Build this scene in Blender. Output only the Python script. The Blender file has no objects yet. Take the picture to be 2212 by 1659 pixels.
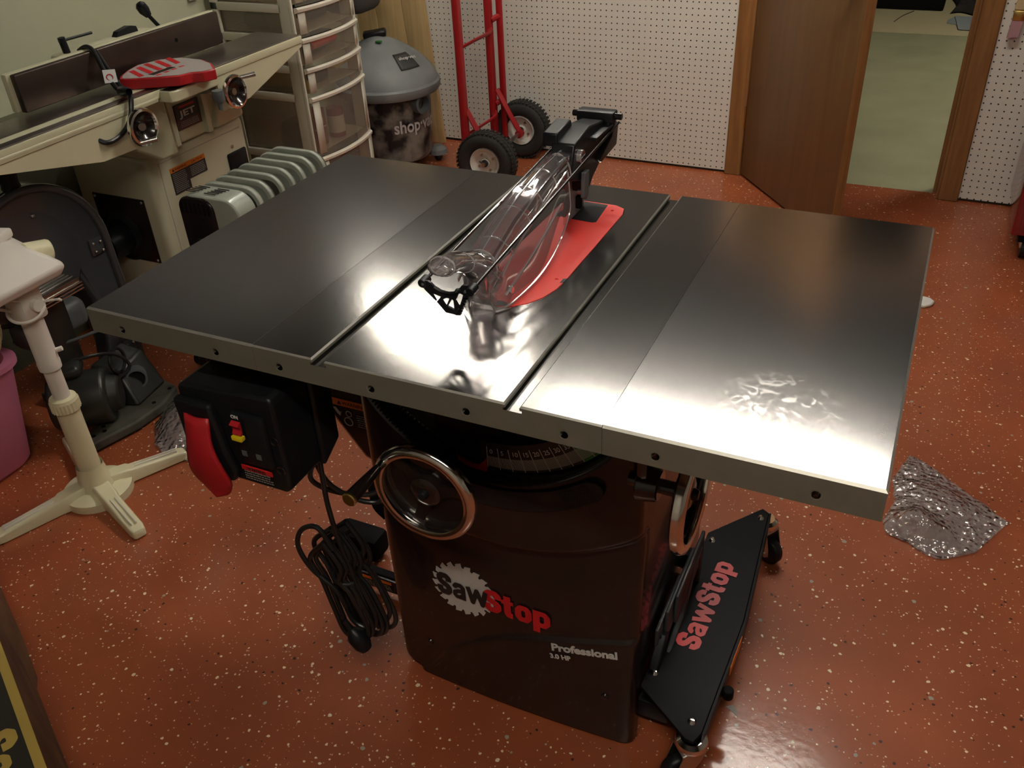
import bpy, bmesh, math, random
from mathutils import Vector, Matrix, Euler
random.seed(7)
S = bpy.context.scene
COL = S.collection
PI = math.pi
V = Vector

# ---------------------------------------------------------------- materials
def newmat(name):
    m = bpy.data.materials.new(name); m.use_nodes = True
    nt = m.node_tree; b = nt.nodes['Principled BSDF']
    return m, nt, b
def srgb(r, g, b):
    f = lambda c: (c/255/12.92) if c/255 <= .04045 else ((c/255+.055)/1.055)**2.4
    return (f(r), f(g), f(b), 1)
def P(name, col, rough=.5, metal=0., coat=0., bump=0., bscale=200., var=0., vscale=12., spec=.5, stretch=None):
    m, nt, b = newmat(name); N, L = nt.nodes, nt.links
    b.inputs['Base Color'].default_value = col
    b.inputs['Roughness'].default_value = rough
    b.inputs['Metallic'].default_value = metal
    b.inputs['Coat Weight'].default_value = coat
    b.inputs['Coat Roughness'].default_value = .06
    b.inputs['Specular IOR Level'].default_value = spec
    tc = N.new('ShaderNodeTexCoord'); vec = tc.outputs['Object']
    if stretch:
        mp = N.new('ShaderNodeMapping'); mp.inputs['Scale'].default_value = stretch
        L.new(vec, mp.inputs['Vector']); vec = mp.outputs['Vector']
    if var:
        n = N.new('ShaderNodeTexNoise'); n.inputs['Scale'].default_value = vscale; n.inputs['Detail'].default_value = 5
        L.new(vec, n.inputs['Vector'])
        mx = N.new('ShaderNodeMix'); mx.data_type = 'RGBA'
        r = N.new('ShaderNodeMapRange'); r.inputs[1].default_value = .3; r.inputs[2].default_value = .7
        L.new(n.outputs['Fac'], r.inputs[0]); L.new(r.outputs[0], mx.inputs[0])
        mx.inputs[6].default_value = tuple(c*(1-var) for c in col[:3])+(1,)
        mx.inputs[7].default_value = tuple(min(1, c*(1+var)) for c in col[:3])+(1,)
        L.new(mx.outputs[2], b.inputs['Base Color'])
    if bump:
        n = N.new('ShaderNodeTexNoise'); n.inputs['Scale'].default_value = bscale; n.inputs['Detail'].default_value = 3
        L.new(vec, n.inputs['Vector'])
        bp = N.new('ShaderNodeBump'); bp.inputs['Strength'].default_value = bump; bp.inputs['Distance'].default_value = .002
        L.new(n.outputs['Fac'], bp.inputs['Height']); L.new(bp.outputs['Normal'], b.inputs['Normal'])
    return m

def mat_iron(name, col, rough, aniso, axis, smudge=None):
    m, nt, b = newmat(name); N, L = nt.nodes, nt.links
    b.inputs['Metallic'].default_value = 1
    b.inputs['Anisotropic'].default_value = aniso
    tc = N.new('ShaderNodeTexCoord')
    mp = N.new('ShaderNodeMapping'); mp.inputs['Scale'].default_value = (6, 900, 20) if axis == 'x' else (900, 6, 20)
    L.new(tc.outputs['Object'], mp.inputs['Vector'])
    n = N.new('ShaderNodeTexNoise'); n.inputs['Scale'].default_value = 6; n.inputs['Detail'].default_value = 6
    L.new(mp.outputs['Vector'], n.inputs['Vector'])
    n2 = N.new('ShaderNodeTexNoise'); n2.inputs['Scale'].default_value = 5; n2.inputs['Detail'].default_value = 4
    L.new(tc.outputs['Object'], n2.inputs['Vector'])
    r = N.new('ShaderNodeMapRange'); r.inputs[3].default_value = rough*.9; r.inputs[4].default_value = rough*1.12
    L.new(n.outputs['Fac'], r.inputs[0]); L.new(r.outputs[0], b.inputs['Roughness'])
    if smudge:
        # a dried hand smudge that roughens the ground steel
        ds = N.new('ShaderNodeVectorMath'); ds.operation = 'DISTANCE'; ds.inputs[1].default_value = smudge
        L.new(tc.outputs['Object'], ds.inputs[0])
        m1 = N.new('ShaderNodeMapRange'); m1.inputs[1].default_value = .085; m1.inputs[2].default_value = .035; L.new(ds.outputs['Value'], m1.inputs[0])
        n3 = N.new('ShaderNodeTexNoise'); n3.inputs['Scale'].default_value = 55; n3.inputs['Detail'].default_value = 8; n3.inputs['Distortion'].default_value = 1.6
        L.new(tc.outputs['Object'], n3.inputs['Vector'])
        m2 = N.new('ShaderNodeMapRange'); m2.inputs[1].default_value = .52; m2.inputs[2].default_value = .62; L.new(n3.outputs['Fac'], m2.inputs[0])
        mu = N.new('ShaderNodeMath'); mu.operation = 'MULTIPLY'; L.new(m1.outputs[0], mu.inputs[0]); L.new(m2.outputs[0], mu.inputs[1])
        rr = N.new('ShaderNodeMix'); rr.data_type = 'FLOAT'; L.new(mu.outputs[0], rr.inputs[0]); L.new(r.outputs[0], rr.inputs[2]); rr.inputs[3].default_value = .25
        L.new(rr.outputs[0], b.inputs['Roughness'])
    mx = N.new('ShaderNodeMix'); mx.data_type = 'RGBA'
    L.new(n2.outputs['Fac'], mx.inputs[0])
    mx.inputs[6].default_value = tuple(c*.93 for c in col)+(1,); mx.inputs[7].default_value = tuple(c*1.07 for c in col)+(1,)
    L.new(mx.outputs[2], b.inputs['Base Color'])
    bp = N.new('ShaderNodeBump'); bp.inputs['Strength'].default_value = .02; bp.inputs['Distance'].default_value = .0003
    L.new(n.outputs['Fac'], bp.inputs['Height']); L.new(bp.outputs['Normal'], b.inputs['Normal'])
    t = N.new('ShaderNodeCombineXYZ'); t.inputs[0 if axis == 'x' else 1].default_value = 1
    L.new(t.outputs[0], b.inputs['Tangent'])
    return m

def mat_floor():
    m, nt, b = newmat('red_epoxy_with_flakes'); N, L = nt.nodes, nt.links
    tc = N.new('ShaderNodeTexCoord')
    base = N.new('ShaderNodeTexNoise'); base.inputs['Scale'].default_value = 3.2; base.inputs['Detail'].default_value = 6
    L.new(tc.outputs['Object'], base.inputs['Vector'])
    cr = N.new('ShaderNodeValToRGB'); e = cr.color_ramp.elements
    e[0].position = .3; e[0].color = (.26, .062, .021, 1); e[1].position = .75; e[1].color = (.37, .092, .033, 1)
    L.new(base.outputs['Fac'], cr.inputs['Fac'])
    cur = cr.outputs['Color']
    warp = N.new('ShaderNodeTexNoise'); warp.inputs['Scale'].default_value = 140; warp.inputs['Detail'].default_value = 2
    L.new(tc.outputs['Object'], warp.inputs['Vector'])
    wm = N.new('ShaderNodeVectorMath'); wm.operation = 'SCALE'; wm.inputs['Scale'].default_value = .006
    L.new(warp.outputs['Color'], wm.inputs[0])
    wa = N.new('ShaderNodeVectorMath'); wa.operation = 'ADD'
    L.new(tc.outputs['Object'], wa.inputs[0]); L.new(wm.outputs[0], wa.inputs[1])
    # clumps of flakes
    cl = N.new('ShaderNodeTexNoise'); cl.inputs['Scale'].default_value = 2.3; cl.inputs['Detail'].default_value = 3
    L.new(tc.outputs['Object'], cl.inputs['Vector'])
    def flakes(cur, scale, keep, size, col, off):
        mp = N.new('ShaderNodeMapping'); mp.inputs['Location'].default_value = (off, off*1.7, 0)
        mp.inputs['Rotation'].default_value = (0, 0, off)
        L.new(wa.outputs[0], mp.inputs['Vector'])
        v = N.new('ShaderNodeTexVoronoi'); v.inputs['Scale'].default_value = scale; v.voronoi_dimensions = '2D'
        L.new(mp.outputs['Vector'], v.inputs['Vector'])
        sx = N.new('ShaderNodeSeparateColor'); L.new(v.outputs['Color'], sx.inputs[0])
        k = N.new('ShaderNodeMath'); k.operation = 'MULTIPLY_ADD'; k.inputs[1].default_value = .35*keep/.2; k.inputs[2].default_value = keep-.17*keep/.2
        L.new(cl.outputs['Fac'], k.inputs[0])
        a = N.new('ShaderNodeMath'); a.operation = 'LESS_THAN'; L.new(sx.outputs[0], a.inputs[0]); L.new(k.outputs[0], a.inputs[1])
        sz = N.new('ShaderNodeMath'); sz.operation = 'MULTIPLY_ADD'; sz.inputs[1].default_value = size; sz.inputs[2].default_value = size*.35
        L.new(sx.outputs[1], sz.inputs[0])
        d = N.new('ShaderNodeMath'); d.operation = 'LESS_THAN'; L.new(v.outputs['Distance'], d.inputs[0]); L.new(sz.outputs[0], d.inputs[1])
        mu = N.new('ShaderNodeMath'); mu.operation = 'MULTIPLY'; L.new(a.outputs[0], mu.inputs[0]); L.new(d.outputs[0], mu.inputs[1])
        mx = N.new('ShaderNodeMix'); mx.data_type = 'RGBA'; L.new(mu.outputs[0], mx.inputs[0])
        L.new(cur, mx.inputs[6]); mx.inputs[7].default_value = col
        return mx.outputs[2]
    cur = flakes(cur, 150, .10, .20, (.60, .33, .22, 1), 3.1)
    cur = flakes(cur, 100, .085, .20, (.85, .68, .50, 1), 1.3)
    cur = flakes(cur, 52, .06, .15, (.88, .76, .56, 1), 5.7)
    cur = flakes(cur, 78, .035, .19, (.05, .014, .010, 1), 8.2)
    cur = flakes(cur, 45, .02, .16, (.36, .33, .28, 1), 11.9)
    L.new(cur, b.inputs['Base Color'])
    b.inputs['Roughness'].default_value = .5
    b.inputs['Specular IOR Level'].default_value = .3
    b.inputs['Coat Weight'].default_value = .55; b.inputs['Coat Roughness'].default_value = .15
    bn = N.new('ShaderNodeTexNoise'); bn.inputs['Scale'].default_value = 60; bn.inputs['Detail'].default_value = 4
    L.new(tc.outputs['Object'], bn.inputs['Vector'])
    bp = N.new('ShaderNodeBump'); bp.inputs['Strength'].default_value = .14; bp.inputs['Distance'].default_value = .002
    L.new(bn.outputs['Fac'], bp.inputs['Height']); L.new(bp.outputs['Normal'], b.inputs['Normal'])
    L.new(bp.outputs['Normal'], b.inputs['Coat Normal'])
    return m

def mat_pegboard():
    m, nt, b = newmat('white_pegboard'); N, L = nt.nodes, nt.links
    tc = N.new('ShaderNodeTexCoord'); sp = N.new('ShaderNodeSeparateXYZ'); L.new(tc.outputs['Object'], sp.inputs[0])
    def frac(o):
        a = N.new('ShaderNodeMath'); a.operation = 'DIVIDE'; a.inputs[1].default_value = .0254; L.new(o, a.inputs[0])
        c = N.new('ShaderNodeMath'); c.operation = 'FRACT'; L.new(a.outputs[0], c.inputs[0])
        d = N.new('ShaderNodeMath'); d.operation = 'SUBTRACT'; d.inputs[1].default_value = .5; L.new(c.outputs[0], d.inputs[0])
        return d.outputs[0]
    cx = N.new('ShaderNodeCombineXYZ'); L.new(frac(sp.outputs['X']), cx.inputs[0]); L.new(frac(sp.outputs['Z']), cx.inputs[1])
    ln = N.new('ShaderNodeVectorMath'); ln.operation = 'LENGTH'; L.new(cx.outputs[0], ln.inputs[0])
    mr = N.new('ShaderNodeMapRange'); mr.inputs[1].default_value = .10; mr.inputs[2].default_value = .135; L.new(ln.outputs['Value'], mr.inputs[0])
    n = N.new('ShaderNodeTexNoise'); n.inputs['Scale'].default_value = 9; L.new(tc.outputs['Object'], n.inputs['Vector'])
    c2 = N.new('ShaderNodeMix'); c2.data_type = 'RGBA'; L.new(n.outputs['Fac'], c2.inputs[0])
    c2.inputs[6].default_value = (.71, .68, .60, 1); c2.inputs[7].default_value = (.77, .745, .67, 1)
    mx = N.new('ShaderNodeMix'); mx.data_type = 'RGBA'; L.new(mr.outputs[0], mx.inputs[0])
    mx.inputs[6].default_value = (.012, .011, .01, 1); L.new(c2.outputs[2], mx.inputs[7])
    L.new(mx.outputs[2], b.inputs['Base Color']); b.inputs['Roughness'].default_value = .5
    return m

def mat_wood(name, c0, c1, scale=(1, 1, 1), rough=.45, knots=False, wscale=3):
    m, nt, b = newmat(name); N, L = nt.nodes, nt.links
    tc = N.new('ShaderNodeTexCoord'); mp = N.new('ShaderNodeMapping'); mp.inputs['Scale'].default_value = scale
    L.new(tc.outputs['Object'], mp.inputs['Vector'])
    n = N.new('ShaderNodeTexNoise'); n.inputs['Scale'].default_value = wscale; n.inputs['Detail'].default_value = 8; n.inputs['Distortion'].default_value = .6
    L.new(mp.outputs['Vector'], n.inputs['Vector'])
    cr = N.new('ShaderNodeValToRGB'); e = cr.color_ramp.elements
    e[0].position = .35; e[0].color = c0+(1,); e[1].position = .65; e[1].color = c1+(1,)
    L.new(n.outputs['Fac'], cr.inputs['Fac']); cur = cr.outputs['Color']
    if knots:
        v = N.new('ShaderNodeTexVoronoi'); v.inputs['Scale'].default_value = 3.2
        mp2 = N.new('ShaderNodeMapping'); mp2.inputs['Scale'].default_value = (2.2, 1, 1); L.new(tc.outputs['Object'], mp2.inputs['Vector'])
        L.new(mp2.outputs['Vector'], v.inputs['Vector'])
        mr = N.new('ShaderNodeMapRange'); mr.inputs[1].default_value = .05; mr.inputs[2].default_value = .12; L.new(v.outputs['Distance'], mr.inputs[0])
        mx = N.new('ShaderNodeMix'); mx.data_type = 'RGBA'; L.new(mr.outputs[0], mx.inputs[0])
        mx.inputs[6].default_value = (.05, .02, .008, 1); L.new(cur, mx.inputs[7]); cur = mx.outputs[2]
    L.new(cur, b.inputs['Base Color']); b.inputs['Roughness'].default_value = rough
    return m

def mat_clear(name, tint=(.93, .92, .93), refl=1.0, milk=0., rough=.06, bump=0., bscale=80, milkcol=(.8, .8, .8, 1), ior=1.5):
    m, nt, b = newmat(name); N, L = nt.nodes, nt.links; N.remove(b)
    out = N['Material Output']
    tr = N.new('ShaderNodeBsdfTransparent'); tr.inputs[0].default_value = tint+(1,)
    gl = N.new('ShaderNodeBsdfGlossy'); gl.inputs['Roughness'].default_value = rough
    fr = N.new('ShaderNodeLayerWeight'); fr.inputs[0].default_value = .5
    pw = N.new('ShaderNodeMath'); pw.operation = 'POWER'; pw.inputs[1].default_value = 3.; L.new(fr.outputs['Facing'], pw.inputs[0])
    fm = N.new('ShaderNodeMath'); fm.operation = 'MULTIPLY_ADD'; fm.inputs[1].default_value = .45*refl; fm.inputs[2].default_value = .05*refl; fm.use_clamp = True
    L.new(pw.outputs[0], fm.inputs[0])
    cur = tr.outputs[0]
    if milk:
        df = N.new('ShaderNodeBsdfDiffuse'); df.inputs[0].default_value = milkcol
        tl = N.new('ShaderNodeBsdfTranslucent'); tl.inputs[0].default_value = milkcol
        ad = N.new('ShaderNodeMixShader'); L.new(df.outputs[0], ad.inputs[1]); L.new(tl.outputs[0], ad.inputs[2])
        mm = N.new('ShaderNodeMixShader'); mm.inputs[0].default_value = milk
        L.new(cur, mm.inputs[1]); L.new(ad.outputs[0], mm.inputs[2]); cur = mm.outputs[0]
    if bump:
        tc = N.new('ShaderNodeTexCoord')
        n = N.new('ShaderNodeTexVoronoi'); n.inputs['Scale'].default_value = bscale; L.new(tc.outputs['Object'], n.inputs['Vector'])
        n.feature = 'SMOOTH_F1'
        bp = N.new('ShaderNodeBump'); bp.inputs['Strength'].default_value = bump; bp.inputs['Distance'].default_value = .007; bp.invert = True
        L.new(n.outputs['Distance'], bp.inputs['Height'])
        if milk: L.new(bp.outputs[0], df.inputs['Normal'])
        L.new(bp.outputs[0], gl.inputs['Normal']); L.new(bp.outputs[0], fr.inputs['Normal'])
    mx = N.new('ShaderNodeMixShader'); L.new(fm.outputs[0], mx.inputs[0]); L.new(cur, mx.inputs[1]); L.new(gl.outputs[0], mx.inputs[2])
    L.new(mx.outputs[0], out.inputs['Surface'])
    return m
def mat_emit(name, col, s):
    m, nt, b = newmat(name); b.inputs['Base Color'].default_value = (.8, .8, .8, 1)
    b.inputs['Emission Color'].default_value = col; b.inputs['Emission Strength'].default_value = s
    return m
def mat_dirty(name, c0, c1, scale, lo=.42, hi=.58, rough=.6, c2=None):
    m, nt, b = newmat(name); N, L = nt.nodes, nt.links
    tc = N.new('ShaderNodeTexCoord'); n = N.new('ShaderNodeTexNoise'); n.inputs['Scale'].default_value = scale; n.inputs['Detail'].default_value = 8
    L.new(tc.outputs['Object'], n.inputs['Vector'])
    cr = N.new('ShaderNodeValToRGB'); e = cr.color_ramp.elements
    e[0].position = lo; e[0].color = c0+(1,); e[1].position = hi; e[1].color = c1+(1,)
    if c2: q = cr.color_ramp.elements.new(min(.95, hi+.12)); q.color = c2+(1,)
    L.new(n.outputs['Fac'], cr.inputs['Fac']); L.new(cr.outputs['Color'], b.inputs['Base Color'])
    b.inputs['Roughness'].default_value = rough
    return m

M = {}
M['iron'] = mat_iron('ground_cast_iron_table', (.37, .36, .35), .145, .4, 'x')
M['iron_wing'] = mat_iron('ground_cast_iron_wing', (.35, .34, .335), .165, .4, 'x', (.43, -.235, .868))
M['iron_side'] = P('machined_iron_edge', (.165, .16, .125, 1), .5, .3, var=.06, vscale=20)
M['chamfer'] = P('bright_chamfer', (.42, .41, .37, 1), .42, .6)
M['jiron'] = P('jointer_bed_steel', (.30, .27, .24, 1), .33, 1, var=.12, vscale=9)
M['floor'] = mat_floor()
M['peg'] = mat_pegboard()
M['wallgreen'] = P('pale_green_paint', (.47, .49, .345, 1), .7, bump=.1, bscale=90, var=.05, vscale=3)
M['walldark'] = mat_wood('dark_upper_panelling', (.030, .022, .014), (.050, .037, .024), (6, 6, .5), .6)
M['wallplain'] = P('plain_wall_paint', (.42, .40, .34, 1), .8)
M['ceil'] = P('dark_ceiling', (.05, .045, .035, 1), .9)
M['conc'] = mat_dirty('grey_green_concrete', (.27, .275, .17), (.34, .34, .215), 3.2, .3, .7, .7)
M['conc2'] = mat_dirty('cream_concrete', (.50, .44, .27), (.56, .49, .31), 3, .3, .7, .75)
M['oak'] = mat_wood('brown_oak_door', (.150, .078, .028), (.185, .098, .037), (7, 7, .5), .45)
M['oaktrim'] = mat_wood('oak_trim', (.20, .085, .024), (.29, .135, .045), (16, 16, 1), .4)
M['pine'] = mat_wood('pine_board', (.50, .34, .15), (.60, .43, .21), (18, 18, .9), .6, knots=True)
M['black'] = P('black_plastic', (.008, .009, .011, 1), .40, bump=.05, bscale=500, spec=.3)
M['baseblack'] = P('satin_black_plate', (.004, .004, .005, 1), .4, spec=.08)
M['blackgloss'] = P('glossy_black_paint', (.013, .008, .007, 1), .22, coat=.5)
M['cabinet'] = P('black_powder_coat', (.017, .0105, .0095, 1), .26, coat=.25, bump=.03, bscale=300)
M['blackmatte'] = P('matte_black', (.005, .005, .005, 1), .7, spec=.1)
M['grille'] = P('dark_ribbed_panel', (.005, .005, .006, 1), .6)
M['pedalgrey'] = P('dark_grey_pedal', (.045, .048, .052, 1), .4)
M['greyplastic'] = P('grey_plastic', (.10, .11, .115, 1), .45)
M['redplastic'] = P('red_plastic', (.42, .012, .018, 1), .42, bump=.05, bscale=300)
M['redinsert'] = P('red_insert_plate', (.78, .045, .035, 1), .45, bump=.04, bscale=600)
M['redpaint'] = P('red_truck_paint', (.33, .008, .012, 1), .4)
M['redcab'] = P('red_cabinet_enamel', (.20, .006, .010, 1), .18, coat=.6)
M['chrome'] = P('chrome', (.82, .80, .77, 1), .12, 1)
M['steel'] = P('zinc_steel', (.55, .54, .52, 1), .3, 1)
M['bolt'] = P('bolt_steel', (.6, .58, .55, 1), .3, 1)
M['brass'] = P('brass', (.62, .45, .15, 1), .3, 1)
M['white'] = P('white_print', (.62, .62, .60, 1), .5)
M['silverprint'] = P('silver_decal', (.62, .61, .59, 1), .45, .1)
M['greyprint'] = P('grey_print', (.30, .28, .25, 1), .5)
M['redprint'] = P('red_decal', (.55, .012, .018, 1), .4)
M['orangeprint'] = P('orange_label', (.75, .19, .01, 1), .5)
M['darklabel'] = P('dark_label', (.03, .028, .028, 1), .5)
M['blackprint'] = P('black_print', (.012, .012, .012, 1), .5)
M['yellow'] = P('yellow_plastic', (.80, .60, .01, 1), .4)
M['greenprint'] = P('green_scale', (.02, .16, .03, 1), .5)
M['scaleback'] = P('scale_black', (.01, .011, .01, 1), .35)
M['jetcream'] = P('cream_machine_enamel', (.64, .615, .42, 1), .33, coat=.25, var=.03, vscale=5)
M['jetbody'] = P('cream_cabinet_paint', (.58, .545, .39, 1), .38, coat=.15, var=.04, vscale=4)
M['fence'] = P('dark_fence_iron', (.075, .055, .045, 1), .38, .75, var=.2, vscale=7)
M['stripe'] = P('grey_sticker', (.36, .33, .30, 1), .5)
M['brownlabel'] = P('brown_label', (.10, .035, .03, 1), .45)
M['heater'] = P('grey_green_enamel', (.37, .40, .34, 1), .33, coat=.2)
M['drawerframe'] = P('white_drawer_frame', (.70, .67, .56, 1), .45)
M['drawerclear'] = mat_clear('milky_drawer_plastic', (.93, .89, .82), .8, .30, .25, milkcol=(.80, .74, .64, 1))
M['lip'] = P('off_white_drawer_lip', (.80, .75, .64, 1), .45)
M['footing'] = mat_dirty('shaded_olive_footing', (.075, .073, .042), (.105, .10, .06), 4, .3, .7, .85)  # olive darkened to hold the shade under the jointer bed
M['clear'] = mat_clear('clear_guard_plastic', (.94, .92, .93), 3.4, .14, .05, milkcol=(.92, .88, .90, 1), ior=1.55)
M['clearedge'] = mat_clear('guard_edge_highlight', (.90, .88, .89), 7., .6, .14, milkcol=(.95, .90, .92, 1), ior=1.55)  # clear ribs and rims, whitened so the colour supplies their bright highlights
M['bubble'] = mat_clear('bubble_wrap', (.97, .95, .95), 4.2, .38, .13, 1., 85, milkcol=(1, .90, .88, 1))
M['vacgrey'] = mat_dirty('dusty_grey_vac_lid', (.13, .14, .145), (.21, .22, .22), 6, .3, .7, .55)
M['vacbody'] = mat_dirty('stained_vac_drum', (.008, .009, .012), (.12, .115, .10), 11, .41, .49, .5, (.26, .25, .22))
M['vactext'] = P('pale_vac_lettering', (.5, .47, .46, 1), .5)
M['tire'] = P('tire_rubber', (.016, .015, .014, 1), .75, bump=.3, bscale=120)
M['rim'] = P('white_wheel_rim', (.62, .61, .55, 1), .45, var=.05, vscale=20)
M['fanwhite'] = P('aged_white_plastic', (.76, .71, .64, 1), .42)
M['fancream'] = P('yellowed_cream_plastic', (.76, .71, .47, 1), .4)
M['hammered'] = P('dark_grey_gloss_housing', (.050, .054, .060, 1), .22, coat=.35)
M['motor'] = P('dark_motor_paint', (.02, .021, .018, 1), .4)
M['dustybase'] = mat_dirty('dusty_cast_base', (.025, .025, .02), (.08, .075, .055), 14, .35, .65, .7)
M['pink'] = P('pink_plastic', (.60, .19, .31, 1), .45)
M['cardblack'] = P('black_printed_card', (.022, .018, .012, 1), .6)
M['cardyellow'] = P('yellow_printed_card', (.42, .29, .065, 1), .6)
M['cardbrown'] = mat_dirty('brown_cardboard', (.055, .022, .010), (.17, .085, .035), 9, .3, .7, .8)
M['cord'] = P('black_cord', (.012, .012, .012, 1), .35)
M['paper'] = P('grey_blue_paper', (.28, .32, .34, 1), .8)
M['darkmat'] = P('dark_shag_mat', (.018, .015, .015, 1), .95, bump=.6, bscale=60)
M['bristle'] = P('pink_bristle', (.42, .23, .25, 1), .8)
M['palewood'] = P('pale_handle_wood', (.55, .42, .22, 1), .5)
M['knifesteel'] = P('riving_knife_steel', (.30, .29, .29, 1), .45, .2)
M['bladesteel'] = P('blade_steel', (.5, .5, .5, 1), .25, 1)
M['orange'] = P('rust_dust', (.26, .14, .05, 1), .9, bump=.5, bscale=90)
M['darkcloth'] = P('dark_grey_bag', (.05, .048, .05, 1), .7)
M['whitescrap'] = P('white_foam', (.75, .72, .68, 1), .6)
M['redobj'] = P('red_screwdriver_handle', (.5, .03, .03, 1), .4)
M['darkobj'] = P('dark_tool_plastic', (.03, .03, .035, 1), .5)
M['yellowobj'] = P('yellow_tool_plastic', (.55, .40, .05, 1), .5)
M['boxred'] = P('dark_red_box', (.16, .015, .02, 1), .5)
M['boxwhite'] = P('beige_box', (.45, .40, .32, 1), .6)

# ---------------------------------------------------------------- mesh tools
def rotm(e): return Euler(e).to_matrix().to_4x4()
class B:
    def __init__(s): s.bm = bmesh.new()
    def _merge(s, o, mtx=None):
        me = bpy.data.meshes.new('t'); o.to_mesh(me); o.free()
        if mtx is not None: me.transform(mtx)
        s.bm.from_mesh(me); bpy.data.meshes.remove(me)
    def box(s, lo, hi, bev=0, seg=2, rot=None, piv=None):
        o = bmesh.new(); bmesh.ops.create_cube(o, size=1)
        lo, hi = V(lo), V(hi); c = (lo+hi)/2; d = hi-lo
        bmesh.ops.scale(o, vec=d, verts=o.verts)
        if bev: bmesh.ops.bevel(o, geom=o.edges[:], offset=min(bev, min(abs(t) for t in d)*.49), segments=seg, affect='EDGES', profile=.5)
        m = Matrix.Translation(c)
        if rot:
            p = V(piv) if piv is not None else c
            m = Matrix.Translation(p) @ rotm(rot) @ Matrix.Translation(-p) @ m
        s._merge(o, m); return s
    def cyl(s, p0, p1, r0, r1=None, n=24, caps=True):
        if r1 is None: r1 = r0
        p0, p1 = V(p0), V(p1); d = p1-p0; o = bmesh.new()
        bmesh.ops.create_cone(o, cap_ends=caps, segments=n, radius1=r0, radius2=r1, depth=d.length)
        q = d.to_track_quat('Z', 'Y').to_matrix().to_4x4()
        s._merge(o, Matrix.Translation((p0+p1)/2) @ q); return s
    def sph(s, c, r, sc=(1, 1, 1), n=20):
        o = bmesh.new(); bmesh.ops.create_uvsphere(o, u_segments=n, v_segments=n//2, radius=1)
        s._merge(o, Matrix.Translation(V(c)) @ Matrix.Diagonal((r*sc[0], r*sc[1], r*sc[2], 1))); return s
    def lathe(s, prof, c=(0, 0, 0), axis=(0, 0, 1), n=40, closed=False):
        q = V(axis).to_track_quat('Z', 'Y').to_matrix(); c = V(c); rings = []
        for r, z in prof:
            if r < 1e-6: rings.append([s.bm.verts.new(c+q@V((0, 0, z)))])
            else: rings.append([s.bm.verts.new(c+q@V((r*math.cos(2*PI*i/n), r*math.sin(2*PI*i/n), z))) for i in range(n)])
        prs = list(zip(rings, rings[1:])) + ([(rings[-1], rings[0])] if closed else [])
        for a, b in prs:
            for i in range(n):
                j = (i+1) % n
                if len(a) == 1 and len(b) == 1: continue
                if len(a) == 1: s.bm.faces.new((a[0], b[j], b[i]))
                elif len(b) == 1: s.bm.faces.new((a[i], a[j], b[0]))
                else: s.bm.faces.new((a[i], a[j], b[j], b[i]))
        return s
    def torus(s, c, R, r, axis=(0, 0, 1), n=48, k=14, sq=1):
        return s.lathe([(R+r*math.cos(2*PI*i/k), sq*r*math.sin(2*PI*i/k)) for i in range(k)], c, axis, n, True)
    def tube(s, pts, r, n=10, smooth=6, cap=True, flat=1.):
        pts = [V(p) for p in pts]
        if smooth and len(pts) > 2:
            q = []
            P_ = [pts[0]*2-pts[1]]+pts+[pts[-1]*2-pts[-2]]
            for i in range(1, len(P_)-2):
                a, b, c, d = P_[i-1:i+3]
                for k in range(smooth):
                    t = k/smooth
                    q.append(.5*((2*b)+(-a+c)*t+(2*a-5*b+4*c-d)*t*t+(-a+3*b-3*c+d)*t**3))
            q.append(pts[-1]); pts = q
        up = None; rings = []
        for i, p in enumerate(pts):
            t = (pts[min(i+1, len(pts)-1)]-pts[max(i-1, 0)]).normalized()
            if up is None: up = t.orthogonal().normalized()
            up = (up-t*up.dot(t)).normalized(); w = t.cross(up)
            rr = r(i/(len(pts)-1)) if callable(r) else r
            rings.append([s.bm.verts.new(p+up*rr*math.cos(2*PI*k/n)+w*rr*flat*math.sin(2*PI*k/n)) for k in range(n)])
        for a, b in zip(rings, rings[1:]):
            for i in range(n): s.bm.faces.new((a[i], a[(i+1) % n], b[(i+1) % n], b[i]))
        if cap: s.bm.faces.new(rings[0][::-1]); s.bm.faces.new(rings[-1])
        return s
    def prism(s, poly, a, b, plane='xy', holes=None):
        # polygon in a plane, extruded between a and b on the other axis
        f = {'xy': lambda u, v, w: (u, v, w), 'xz': lambda u, v, w: (u, w, v), 'yz': lambda u, v, w: (w, u, v)}[plane]
        A = [s.bm.verts.new(f(u, v, a)) for u, v in poly]; Bv = [s.bm.verts.new(f(u, v, b)) for u, v in poly]
        n = len(poly)
        s.bm.faces.new(A[::-1]); s.bm.faces.new(Bv)
        for i in range(n): s.bm.faces.new((A[i], A[(i+1) % n], Bv[(i+1) % n], Bv[i]))
        return s
    def poly3(s, pts, t):
        # free polygon in space thickened along its normal
        pts = [V(p) for p in pts]; n = V((0, 0, 0))
        for i in range(len(pts)): n += (pts[i]-pts[0]).cross(pts[(i+1) % len(pts)]-pts[0])
        n.normalize()
        A = [s.bm.verts.new(p) for p in pts]; Bv = [s.bm.verts.new(p+n*t) for p in pts]; k = len(pts)
        s.bm.faces.new(A[::-1]); s.bm.faces.new(Bv)
        for i in range(k): s.bm.faces.new((A[i], A[(i+1) % k], Bv[(i+1) % k], Bv[i]))
        return s
    def loft(s, rings, cap=True, closed=False):
        R = [[s.bm.verts.new(p) for p in r] for r in rings]; n = len(R[0])
        prs = list(zip(R, R[1:]))+([(R[-1], R[0])] if closed else [])
        for a, b in prs:
            for i in range(n): s.bm.faces.new((a[i], a[(i+1) % n], b[(i+1) % n], b[i]))
        if cap and not closed: s.bm.faces.new(R[0][::-1]); s.bm.faces.new(R[-1])
        return s
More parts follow.
